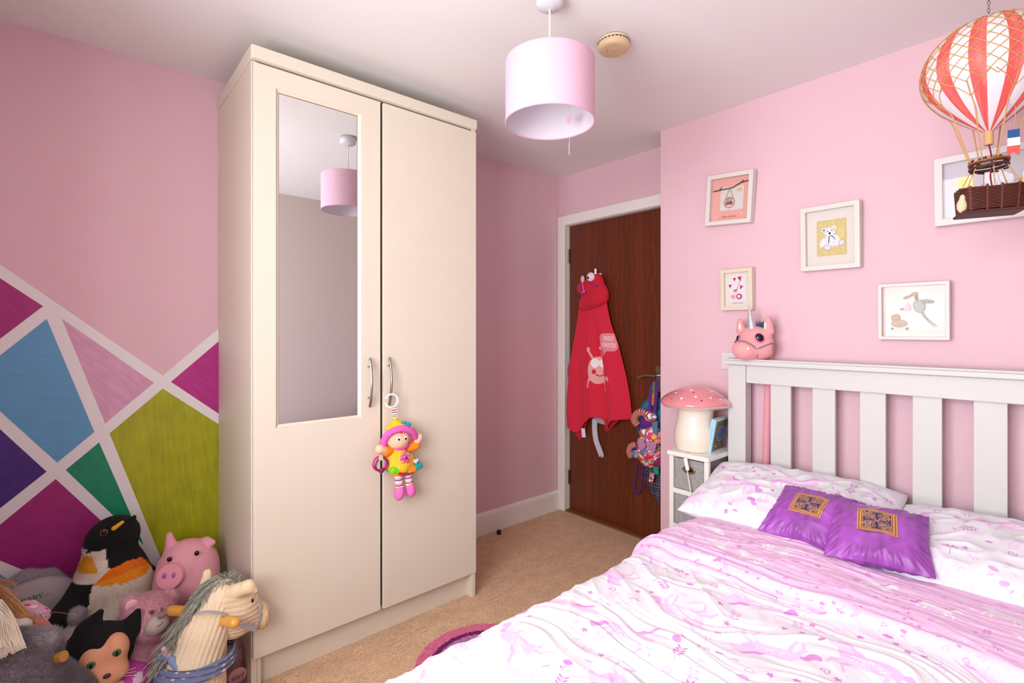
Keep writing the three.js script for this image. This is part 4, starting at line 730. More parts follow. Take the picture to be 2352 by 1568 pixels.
// ---------------------------------------------------------------- ceiling
{
  const p = thing('pendant_lamp', 'pink drum pendant lampshade with dangling hearts', 'lamp', [1.37, 1.957, 1.275]);
  part('ceiling_rose', lathe([[0, 0.395], [0.018, 0.395], [0.02, 0.399], [0.034, 0.401], [0.043, 0.407], [0.045, 0.417], [0.0445, 0.4425], [0, 0.4425]], 40), mat('#dcd6de', 0.4), p, 'white ceiling rose');
  part('flex', rod([0, 0.225, 0], [0, 0.396, 0], 0.0032, 10), mat('#e4ddd6', 0.5), p, 'pale flex');
  part('lamp_holder', lathe([[0, 0.178], [0.016, 0.178], [0.017, 0.21], [0.012, 0.228], [0, 0.23]], 24), mat('#ece8e8', 0.4), p);
  const bulb = part('bulb', lathe([[0, 0.012], [0.012, 0.014], [0.024, 0.026], [0.029, 0.045], [0.026, 0.065], [0.015, 0.085], [0.013, 0.1], [0, 0.1]], 28).scale(0.85, 0.85, 0.85).translate(0, 0.095, 0), mat('#f6f2ec', 0.15), p, 'unlit white bulb'); void bulb;
  const cloth = data(256, 64, (u, v) => 0.5 + 0.3 * Math.sin(u * 2 * Math.PI * 128) + 0.2 * loop2(u, v, 40), { repeat: [4, 1] });
  const R = 0.146;
  part('shade', new THREE.CylinderGeometry(R, R, 0.196, 96, 1, true).translate(0, 0.121, 0), mat('#dcb2c5', 0.85, { bumpMap: cloth, bumpScale: 0.0003 }), p, 'pale pink fabric drum');
  part('shade_lining', flipped(new THREE.CylinderGeometry(R - 0.002, R - 0.002, 0.194, 96, 1, true).translate(0, 0.121, 0)), mat('#d9d0da', 0.6), p, 'white shade lining');
  part('rim', merge([new THREE.TorusGeometry(R - 0.001, 0.0022, 8, 96).rotateX(Math.PI / 2).translate(0, 0.0235, 0), new THREE.TorusGeometry(R - 0.001, 0.0022, 8, 96).rotateX(Math.PI / 2).translate(0, 0.2185, 0)]), mat('#dda9c0', 0.8), p, 'pink rim binding');
  part('spider', merge([0, 1, 2].map((i) => rod([0.016 * Math.cos(i * 2.094), 0.19, 0.016 * Math.sin(i * 2.094)], [(R - 0.003) * Math.cos(i * 2.094), 0.212, (R - 0.003) * Math.sin(i * 2.094)], 0.0018, 6))), mat('#e6e2e2', 0.4), p);
  const mark = paint(128, 160, (x, w, h) => { x.clearRect(0, 0, w, h); x.strokeStyle = '#4d4650'; x.lineWidth = 12; x.lineJoin = 'round'; x.beginPath(); x.moveTo(64, 18); x.lineTo(112, 100); x.lineTo(16, 100); x.closePath(); x.stroke(); x.fillStyle = '#4d4650'; x.beginPath(); x.arc(64, 74, 10, 0, 7); x.fill(); x.fillRect(44, 126, 40, 12); });
  const ca = 0.86; part('recycling_mark', new THREE.PlaneGeometry(0.016, 0.02).rotateY(Math.PI / 2 + 0).translate(-(R - 0.0035), 0.04, 0).rotateY(ca), mat('#ffffff', 0.7, { map: mark, transparent: true }), p, 'small printed triangle mark');
  // two hearts on a thread
  const h = V(0.0446, 0, -0.0513).multiplyScalar(1.02).add(V(-0.03, 0, -0.026));
  part('heart_thread', rod([h.x, -0.065, h.z], [h.x, 0.126, h.z], 0.0007, 5), mat('#e8d2dc', 0.7), p);
  for (const [y, s, t] of [[0.05, 0.0175, 0.28], [-0.048, 0.0185, -0.12]]) { part('heart_charm', slab(heartPts(s), 0.0025, 0.0006).rotateY(-0.715 + t).translate(h.x, y, h.z), mat('#f2b3c8', 0.5), p, 'pink heart charm'); }
}
{
  const s = thing('smoke_alarm', 'yellowed round smoke alarm on the ceiling', 'smoke alarm', [1.348, 2.3585, 0.909]);
  const old = mat('#d8bd94', 0.42);
  part('base', lathe([[0, 0.041], [0.056, 0.041], [0.057, 0.036], [0.055, 0.031], [0, 0.031]], 48), mat('#e3d3b8', 0.45), s);
  part('body', lathe([[0, 0], [0.045, 0.0005], [0.055, 0.004], [0.06, 0.011], [0.0605, 0.02], [0.058, 0.03], [0.05, 0.031], [0, 0.031]], 64), old, s, 'yellowed plastic body');
  for (let i = 0; i < 26; i++) { const a = i / 26 * 6.283; part('vent', box(0.0035, 0.003, 0.008).translate(0.0585, 0.0265, 0).rotateY(a), mat('#2a211a', 0.8), s); }
  part('test_button', lathe([[0, -0.0015], [0.011, -0.001], [0.0125, 0.001], [0, 0.001]], 28).translate(0.012, 0, 0.008), old, s);
  for (const [x, z, r] of [[-0.024, 0.008, 0.0016], [-0.019, 0.016, 0.0016], [-0.01, 0.026, 0.0022]]) part('indicator', ball([x, 0.0002, z], r, [1, 0.5, 1], 8), mat('#332018', 0.6), s);
}
// ---------------------------------------------------------------- floor
{
  const r = thing('round_rug', 'round pink rug with a purple ring and mauve centre beside the bed', 'rug', [1.007, 0, 1.26]);
  const ring = (r0, r1, c, seed, n, lab, nm, wob = 0.004) => {
    const g = sheet((u, v) => { const a = u * 2 * Math.PI, w = wob * n2(Math.cos(a) * 20 + seed, Math.sin(a) * 20), q = lerp(r0 + (r0 ? w : 0), r1 + w, v); const h = 0.013 + 0.003 * n2(q * Math.cos(a) * 60, q * Math.sin(a) * 60) - (r1 > 0.25 && v > 0.93 ? 0.012 * smooth(0.93, 1, v) : 0); return [q * Math.cos(a), Math.max(0.0012, h), -q * Math.sin(a)]; }, 200, n, (u, v) => [u * 8, v * 2]);
    g.setAttribute('color', new THREE.BufferAttribute(new Float32Array(g.attributes.position.count * 3).map((_, i) => new THREE.Color(c).toArray()[i % 3]), 3));
    const band = part(nm, g, mat(c, 1), r, lab);
    void band; return g;
  };
  const g1 = ring(0.217, 0.272, '#e883a5', 1, 14, 'pink outer band', 'outer_band'), g2 = ring(0.196, 0.22, '#8a1f6b', 5, 8, 'dark purple ring', 'ring_band'), g3 = ring(0.0, 0.2, '#bb7db0', 9, 40, 'mauve centre', 'centre');
  const near = (x, y, z) => y > 0.003 && x < 0.1;
  pile(g1, 30000, 0.009, 0.0011, r, { droop: -0.2, lean: 1.2, keep: near, seed: 1, name: 'pile' }); pile(g2, 9000, 0.009, 0.0011, r, { droop: -0.2, lean: 1.2, keep: near, seed: 2 }); pile(g3, 14000, 0.009, 0.0011, r, { droop: -0.2, lean: 1.2, keep: (x) => x < 0.1, seed: 3 });
}
single('door_stop', merge([lathe([[0, 0], [0.014, 0], [0.0135, 0.02], [0.012, 0.024], [0, 0.025]], 20), lathe([[0, 0.024], [0.006, 0.024], [0.006, 0.027], [0, 0.027]], 12)]), mat('#17161a', 0.7), 'small black rubber door stop on the carpet by the skirting', 'door stop', [0.067, 0, 0.417]);
// ---------------------------------------------------------------- things hung on the door
const velour = data(256, 256, (u, v) => 0.5 + 0.3 * loop2(u, v, 70) + 0.2 * loop2(u, v, 120, 3), { repeat: [6, 6] });
{
  const t = thing('hooded_towel', 'red hooded bath towel with a monster print hanging on the door', 'towel', [0, 0, 0]);
  const Z = -0.215;
  // outline read at rows of the photograph, laid on the plane of the cloth
  const rows = [[690, 1333, 1396], [705, 1333, 1398], [740, 1328, 1405], [800, 1319, 1424], [860, 1313, 1438], [905, 1309, 1446], [940, 1308, 1450], [966, 1309, 1452]];
  const edge = (y, k) => { for (let i = 1; i < rows.length; i++) if (y <= rows[i][0]) return lerp(rows[i - 1][k], rows[i][k], (y - rows[i - 1][0]) / (rows[i][0] - rows[i - 1][0])); return rows[rows.length - 1][k]; };
  const map = paint(760, 1240, (x, w, h) => {                    // 1 px = 1 mm, x from -0.05 to 0.71, y from 0.55 to 1.79
    x.fillStyle = '#d92440'; x.fillRect(0, 0, w, h);
    const P = (px, py) => { const q = onPlane(px, py, 'z', Z); return [(q.x + 0.05) * 1000, h - (q.y - 0.55) * 1000]; };
    const [bx, by] = P(1401, 786);
    x.fillStyle = '#ee8b96'; x.beginPath(); x.roundRect(bx - 62, by - 60, 136, 118, 34); x.fill(); x.beginPath(); x.moveTo(bx - 30, by + 50); x.lineTo(bx - 36, by + 100); x.lineTo(bx + 6, by + 54); x.fill();
    x.fillStyle = '#f6d3d6'; x.textAlign = 'center'; x.font = 'bold 40px sans-serif'; x.save(); x.translate(bx + 6, by - 10); x.rotate(0.06); x.scale(0.56, 1); x.fillText('SWEET', 0, -2); x.fillText('MONSTER', 0, 42); x.restore();
    const [mx, my] = P(1377, 843);
    x.fillStyle = '#f0a9ac'; x.strokeStyle = '#f0a9ac'; x.lineWidth = 14; x.lineCap = 'round';
    x.beginPath(); x.ellipse(mx, my + 20, 62, 92, 0, 0, 7); x.fill();
    for (const [a, b, c, d] of [[-30, -60, -66, -118], [20, -66, 14, -130], [40, 60, 96, 70], [-46, 70, -70, 130], [34, 90, 52, 150]]) { x.beginPath(); x.moveTo(mx + a, my + b); x.lineTo(mx + c, my + d); x.stroke(); x.beginPath(); x.arc(mx + c, my + d, 16, 0, 7); x.fill(); }
    x.fillStyle = '#faf1f0'; for (const a of [-18, 26]) { x.beginPath(); x.ellipse(mx + a, my - 28, 24, 32, 0, 0, 7); x.fill(); }
    x.fillStyle = '#1d1418'; x.beginPath(); x.arc(mx + 32, my - 38, 9, 0, 7); x.fill();
    x.fillStyle = '#d8202f'; for (const a of [-22, 36]) { x.beginPath(); x.ellipse(mx + a, my + 30, 12, 16, 0, 0, 7); x.fill(); }
    x.strokeStyle = '#5c1020'; x.lineWidth = 5; x.beginPath(); x.arc(mx + 10, my + 36, 22, 0.4, 2.6); x.stroke();
  });
  const cloth = mat('#ffffff', 0.95, { map, bumpMap: velour, bumpScale: 0.002, sheen: 0.7, sheenColor: '#ff5a5a', side: THREE.DoubleSide });
  const uvOf = (x, y) => [(x + 0.05) / 0.76, (y - 0.55) / 1.24];
  const hemDrop = (u) => 26 * Math.exp(-Math.pow((u - 0.12) / 0.13, 2)) + 20 * Math.exp(-Math.pow((u - 0.62) / 0.07, 2)) - 8 * Math.exp(-Math.pow((u - 0.45) / 0.12, 2)) - 4 * u;
  const pts = [];
  const fold = (u, v) => 0.020 * Math.cos((u - 0.02) * 2 * Math.PI * 2.6 + 0.6) * smooth(0.05, 0.8, v) - 0.028 * Math.exp(-Math.pow((u - 0.56 - 0.03 * v) / 0.05, 2)) * smooth(0.1, 0.4, v) - 0.016 * Math.exp(-Math.pow((u - 0.28 - 0.06 * v) / 0.04, 2)) * smooth(0.15, 0.5, v);
  void pts;
  part('cloth', sheet((u, v) => {
    const yp = lerp(690, 966 + hemDrop(u), v), px = lerp(edge(yp, 1), edge(yp, 2), u), p = onPlane(px, yp, 'z', Z);
    return [p.x, p.y, Z + 0.022 * Math.sqrt(Math.max(0, 1 - Math.pow(2 * u - 1, 2))) + fold(u, v) + 0.012];
  }, 110, 120, (u, v) => { const yp = lerp(690, 966 + hemDrop(u), v), p = onPlane(lerp(edge(yp, 1), edge(yp, 2), u), yp, 'z', Z); return uvOf(p.x, p.y); }), cloth, t, 'red velour body');
  const red = mat('#cb1c36', 0.95, { bumpMap: velour, bumpScale: 0.002, sheen: 0.7, sheenColor: '#ff5050', side: THREE.DoubleSide });
  // the layers behind: a printed flap at one side, and hanging corners
  const flap = (corners, z, m, name, label) => { const q = corners.map(([a, b]) => onPlane(a, b, 'z', z)); part(name, sheet((u, v) => { const a = q[0].clone().lerp(q[1], u), b = q[3].clone().lerp(q[2], u), p = a.lerp(b, v); return [p.x, p.y, z + 0.012 * Math.sin(u * 5 + v * 3) * v]; }, 16, 20), m, t, label); };
  const printMap = paint(128, 256, (x, w, h) => { x.fillStyle = '#b04a66'; x.fillRect(0, 0, w, h); x.fillStyle = '#6a8f8a'; x.beginPath(); x.ellipse(70, 120, 30, 34, 0, 0, 7); x.fill(); x.fillStyle = '#e3b9b4'; x.beginPath(); x.ellipse(80, 215, 24, 26, 0, 0, 7); x.fill(); x.fillStyle = '#8c1f3d'; x.beginPath(); x.ellipse(40, 60, 26, 20, 0, 0, 7); x.fill(); });
  flap([[1316, 800], [1330, 800], [1312, 918], [1290, 905]], -0.226, mat('#ffffff', 0.95, { map: printMap, side: THREE.DoubleSide }), 'printed_flap', 'faded printed inner flap');
  flap([[1312, 972], [1350, 962], [1350, 975], [1332, 1012]], -0.222, red, 'hanging_corner', 'red hanging corner');
  flap([[1388, 962], [1428, 958], [1418, 972], [1392, 992]], -0.218, red, 'hanging_corner', 'red hanging corner');
  { const p = onPlane(1339, 994, 'z', -0.2); part('care_label', rbox(0.034, 0.062, 0.0012, 0.0004).rotateZ(0.15).translate(p.x, p.y, -0.205), mat('#e8e6ea', 0.8), t, 'white care label'); }
  // hood with the monster face
  const Hd = (px, py, z) => { const p = onPlane(px, py, 'z', -0.2); return [p.x, p.y, z]; };
  const hood = blob([ell(Hd(1366, 652, -0.2), [0.075, 0.075, 0.045], '#c91826'), ell(Hd(1344, 662, -0.195), [0.06, 0.045, 0.045], '#c91826'), ell(Hd(1362, 690, -0.2), [0.115, 0.055, 0.045], '#c91826'), ell(Hd(1378, 676, -0.205), [0.065, 0.07, 0.04], '#c91826')], 0.006, 0.03);
  part('hood', hood, mat('#cd1d36', 0.95, { bumpMap: velour, bumpScale: 0.002, sheen: 0.7, sheenColor: '#ff5050' }), t, 'red hood with a monster face');
  part('neck_hem', tube([Hd(1333, 708, -0.19), Hd(1346, 711, -0.163), Hd(1366, 707, -0.155), Hd(1384, 699, -0.165), Hd(1396, 691, -0.19)], 0.006, 30, 8), red, t);
  const e = part('eye', ball(Hd(1365, 637, -0.162), 1, [0.033, 0.032, 0.014], 20), mat('#eed9d8', 0.8), t, 'white felt eye'); part('pupil', ball(Hd(1362, 639, -0.148), 0.009, [1, 1, 0.4], 12), mat('#1c1216', 0.5), e);
  part('eye', ball(Hd(1347, 642, -0.16), 1, [0.016, 0.026, 0.01], 16), mat('#e3b3b3', 0.8), t);
  part('antenna', merge([tube([Hd(1345, 652, -0.148), Hd(1346, 662, -0.143), Hd(1349, 672, -0.145)], 0.006, 12, 8), ball(Hd(1349, 673, -0.144), 0.014, [0.9, 1.1, 0.6], 12)]), mat('#a81f8e', 0.85), t, 'purple felt antenna');
  part('antenna', merge([tube([Hd(1350, 649, -0.147), Hd(1352, 660, -0.142), Hd(1353, 668, -0.143)], 0.005, 12, 8), ball(Hd(1354, 670, -0.142), 0.011, [0.9, 1.2, 0.6], 12)]), mat('#e05a8c', 0.85), t, 'pink felt antenna');
  part('eyelid_strip', tube([Hd(1360, 646, -0.15), Hd(1370, 652, -0.148), Hd(1382, 658, -0.155)], 0.006, 12, 8), mat('#a81f8e', 0.85), t, 'purple felt strip');
}
{
  const k = thing('coat_hook', 'white coat hook on the door above the red towel', 'hook', [0.352, 1.655, -0.2395]);
  part('plate', rbox(0.026, 0.06, 0.006, 0.003).translate(0, 0.0, 0.003), mat('#efe9e3', 0.35), k);
  part('prong', tube([[0, 0.0, 0.005], [0.001, -0.006, 0.03], [0.003, 0.012, 0.05], [0.006, 0.044, 0.056]], 0.0085, 20, 10), mat('#efe9e3', 0.35), k);
  part('tip', ball([0.0062, 0.046, 0.0562], 0.009, [1, 1.2, 1], 12), mat('#efe9e3', 0.35), k);
}
{
  const z = -0.226, pts = [[1366, 962], [1366, 985], [1369, 1010], [1376, 1030], [1382, 1047]], c = curve(pts.map(([a, b]) => onPlane(a, b, 'z', z)));
  const g = new THREE.ExtrudeGeometry(new THREE.Shape([[-0.004, -0.02], [0.004, -0.02], [0.004, 0.02], [-0.004, 0.02]].map((p) => new THREE.Vector2(...p))), { steps: 30, extrudePath: c, bevelEnabled: false });
  const end = onPlane(1382, 1047, 'z', z);
  single('robe_belt', merge([g, ball([end.x, end.y, end.z], 0.02, [1, 0.5, 0.3], 14), sheet((u, v) => { const a = onPlane(lerp(1362, 1392, u), lerp(955, lerp(968, 976, u), v), 'z', z - 0.003); return [a.x, a.y, a.z]; }, 8, 8)]), mat('#cfcbd8', 0.95, { bumpMap: velour, bumpScale: 0.003, side: THREE.DoubleSide }), 'white towelling belt hanging below the red towel', 'belt');
}
// ---- bags on the door handle
const stripes = (cols, n, w = 256) => paint(w, 64, (x, W, h) => { for (let i = 0; i < n; i++) { x.fillStyle = cols[i % cols.length]; x.fillRect(i * W / n, 0, W / n + 1, h); } }, { repeat: [1, 1] });
function floral(bg, seed) { return paint(512, 512, (x, w, h) => { x.fillStyle = bg; x.fillRect(0, 0, w, h); const r = rng(seed); for (let i = 0; i < 90; i++) { const cx = r() * w, cy = r() * h, s = 18 + 30 * r(), c = ['#f2f0f2', '#ffd23c', '#2f8fd0', '#e2306a', '#f59ab8', '#ffffff', '#d61f3a'][r() * 7 | 0], c2 = ['#d61f3a', '#ffffff', '#f4b400', '#1f5fa8'][r() * 4 | 0]; for (const [dx, dy] of [[0, 0], [w, 0], [-w, 0], [0, h], [0, -h]]) { x.save(); x.translate(cx + dx, cy + dy); if (r.leaf !== 0 && i % 3 === 0) { x.fillStyle = '#2f9a4a'; x.beginPath(); x.ellipse(s, 0, s * 0.7, s * 0.3, 0.6, 0, 7); x.fill(); } x.fillStyle = c; for (let k = 0; k < 6; k++) { x.rotate(1.047); x.beginPath(); x.ellipse(0, s * 0.55, s * 0.34, s * 0.5, 0, 0, 7); x.fill(); } x.strokeStyle = c2; x.lineWidth = 3; for (let k = 0; k < 6; k++) { x.rotate(1.047); x.beginPath(); x.arc(0, s * 0.5, s * 0.3, 0, 3); x.stroke(); } x.fillStyle = c2; x.beginPath(); x.arc(0, 0, s * 0.24, 0, 7); x.fill(); x.restore(); } } }, { repeat: [7, 7] }); }
const BAGZ = -0.17, bag = (px, py, z = BAGZ) => { const p = onPlane(px, py, 'z', BAGZ); return [p.x, p.y, z]; };
{
  const b = thing('blue_backpack', 'teal blue toddler backpack hanging on the door handle', 'backpack', [0, 0, 0]);
  const g = blob([ell(bag(1485, 953, -0.213), [0.078, 0.09, 0.024], '#2f7ba3'), ell(bag(1491, 985, -0.213), [0.1, 0.085, 0.026], '#2f7ba3'), ell(bag(1508, 945, -0.215), [0.07, 0.085, 0.022], '#2f7ba3')], 0.006, 0.03);
  part('body', g, vmat(0.85), b, 'teal blue body');
  part('side_tab', merge([span(0, 0.016, -0.016, 0.016, -0.006, 0.006, 0.003)]).translate(...bag(1456, 966, -0.21)), mat('#6cc22c', 0.7), b, 'green tab');
  part('piping', tube([bag(1463, 1000, -0.198), bag(1458, 970, -0.196), bag(1464, 940, -0.196), bag(1480, 918, -0.2), bag(1498, 905, -0.205)], 0.004, 30, 8), mat('#2a6486', 0.7), b);
  const [pg, pm] = writing('Lily', 0.09, 0.04, '#12222e', 'italic bold 230px serif'); part('stitched_name', pg.translate(...bag(1497, 936, -0.1885)), pm, b, 'dark stitched name');
  part('loop', tube([bag(1507, 910, -0.2), bag(1505, 885, -0.175), bag(1511, 876, -0.162), bag(1516, 890, -0.175), bag(1515, 912, -0.2)], 0.006, 24, 8), mat('#2a6486', 0.7), b);
}
{
  const b = thing('patchwork_backpack', 'patchwork floral backpack with striped curls on the door handle', 'backpack', [0, 0, 0]);
  const red = mat('#ffffff', 0.85, { map: floral('#d02238', 3) }), pinkF = mat('#ffffff', 0.85, { map: floral('#e7447f', 12) }), blueF = mat('#ffffff', 0.85, { map: floral('#2b86c9', 21) }), purple = mat('#5b2580', 0.85), orange = mat('#e07a1f', 0.8), mauve = mat('#ffffff', 0.85, { map: paint(128, 128, (x, w, h) => { x.fillStyle = '#a95f9f'; x.fillRect(0, 0, w, h); x.strokeStyle = '#d9b0c9'; x.lineWidth = 5; for (let i = -4; i < 8; i++) { x.beginPath(); x.moveTo(i * 32, 0); x.lineTo(i * 32 + 128, 128); x.moveTo(i * 32 + 128, 0); x.lineTo(i * 32, 128); x.stroke(); } }, { repeat: [18, 18] }) });
  const puff = (px, py, rx, ry, rz, m, z, lab, rot = 0) => part('patch', blob([ell([0, 0, 0], [rx, ry, rz], '#ffffff')], Math.min(rx, ry) / 7, 0.01).rotateZ(rot).translate(...bag(px, py, z)), m, b, lab);
  const cut = (px, m, z, lab) => part('patch', slab(px.map(([a, c]) => bag(a, c).slice(0, 2)), 0.008, 0.003).translate(0, 0, z - 0.008), m, b, lab);
  puff(1490, 1035, 0.085, 0.1, 0.045, red, -0.165, 'red floral lower patch', 0.2); puff(1505, 1000, 0.06, 0.06, 0.04, pinkF, -0.15, 'pink floral patch'); cut([[1496, 1010], [1521, 1014], [1517, 1034], [1501, 1031]], mauve, -0.108, 'mauve quilted patch'); cut([[1477, 1004], [1490, 1006], [1496, 1022], [1486, 1032], [1478, 1022]], mauve, -0.112, 'mauve quilted patch');
  puff(1470, 1040, 0.032, 0.025, 0.02, blueF, -0.13, 'blue floral patch'); puff(1493, 1036, 0.022, 0.025, 0.015, blueF, -0.115, 'blue floral patch'); puff(1490, 970, 0.055, 0.045, 0.035, purple, -0.155, 'purple patch', 0.3); puff(1503, 955, 0.042, 0.033, 0.026, red, -0.13, 'red floral head patch', -0.2); puff(1486, 992, 0.03, 0.026, 0.022, red, -0.14, 'red floral patch');
  cut([[1508, 968], [1521, 964], [1521, 1000], [1510, 990]], mat('#5a7ba6', 0.85), -0.118, 'denim blue patch'); puff(1468, 1025, 0.026, 0.026, 0.02, purple, -0.15, 'purple patch'); puff(1512, 1060, 0.05, 0.04, 0.03, mat('#8a1f4a', 0.85), -0.17, 'wine patch');
  const curl = (pts, r, lab) => { const g = new THREE.TubeGeometry(curve(pts), 40, r, 12); part('striped_curl', g, mat('#ffffff', 0.85, { map: stripes(['#8e1d52', '#e0a03a', '#c23f6b', '#5c2a6e', '#e8cfa8', '#b03a3a'], 48, 480) }), b, lab); };
  curl([bag(1492, 948, -0.13), bag(1483, 944, -0.12), bag(1473, 950, -0.115), bag(1469, 962, -0.115), bag(1474, 973, -0.125)], 0.022, 'striped stuffed curl'); curl([bag(1468, 1018, -0.14), bag(1459, 1022, -0.125), bag(1456, 1034, -0.12), bag(1458, 1046, -0.13)], 0.018, 'striped stuffed curl');
  const strap = (pts, m, lab, w = 0.014) => part('strap', new THREE.ExtrudeGeometry(new THREE.Shape([[-0.0015, -w], [0.0015, -w], [0.0015, w], [-0.0015, w]].map((p) => new THREE.Vector2(...p))), { steps: 30, extrudePath: curve(pts), bevelEnabled: false }), m, b, lab);
  strap([bag(1498, 946, -0.14), bag(1499, 920, -0.14), bag(1501, 895, -0.14), bag(1505, 880, -0.15), bag(1509, 875, -0.162)], purple, 'purple strap', 0.01); strap([bag(1511, 946, -0.135), bag(1513, 920, -0.135), bag(1514, 895, -0.14), bag(1512, 880, -0.15), bag(1509, 874, -0.162)], purple, 'purple strap', 0.01);
  strap([bag(1506, 930, -0.15), bag(1506, 912, -0.15), bag(1507, 902, -0.15)], orange, 'orange webbing', 0.013); strap([bag(1507, 902, -0.15), bag(1507, 888, -0.15), bag(1508, 878, -0.158)], mat('#6fbf2a', 0.7), 'green webbing', 0.013);
  strap([bag(1471, 1060, -0.14), bag(1470, 1090, -0.13), bag(1468, 1115, -0.13), bag(1474, 1134, -0.13), bag(1482, 1118, -0.13), bag(1485, 1095, -0.13), bag(1483, 1068, -0.14)], purple, 'purple hanging strap loop', 0.009);
  cut([[1508, 1068], [1521, 1070], [1521, 1088], [1510, 1086]], mat('#1f8f7a', 0.85), -0.13, 'green patch'); cut([[1503, 1080], [1512, 1086], [1508, 1106], [1499, 1102]], mat('#ffffff', 0.85, { map: floral('#b0324a', 44) }), -0.125, 'red printed tab');
}
{
  const plaid = paint(256, 256, (x, w, h) => { x.fillStyle = '#15141f'; x.fillRect(0, 0, w, h); for (const [p, t, c] of [[20, 22, 'rgba(90,170,170,0.55)'], [90, 8, 'rgba(225,90,150,0.7)'], [140, 26, 'rgba(60,120,140,0.6)'], [200, 6, 'rgba(235,235,240,0.7)'], [228, 8, 'rgba(225,90,150,0.6)']]) { x.fillStyle = c; x.fillRect(p, 0, t, h); x.fillRect(0, p, w, t); } }, { repeat: [16, 16] });
  const g = blob([ell(bag(1490, 1090, -0.21), [0.085, 0.085, 0.022], '#fff'), ell(bag(1503, 1120, -0.2), [0.05, 0.07, 0.025], '#fff'), ell(bag(1511, 1142, -0.195), [0.03, 0.04, 0.022], '#fff'), ell(bag(1512, 1080, -0.21), [0.07, 0.09, 0.02], '#fff')], 0.0055, 0.025, { bump: (x, y, z) => 0.004 * n3(x * 30, y * 22, z * 30) });
  single('plaid_bag', g, mat('#ffffff', 0.9, { map: plaid }), 'dark plaid cloth bag hanging below the backpacks', 'bag');
}
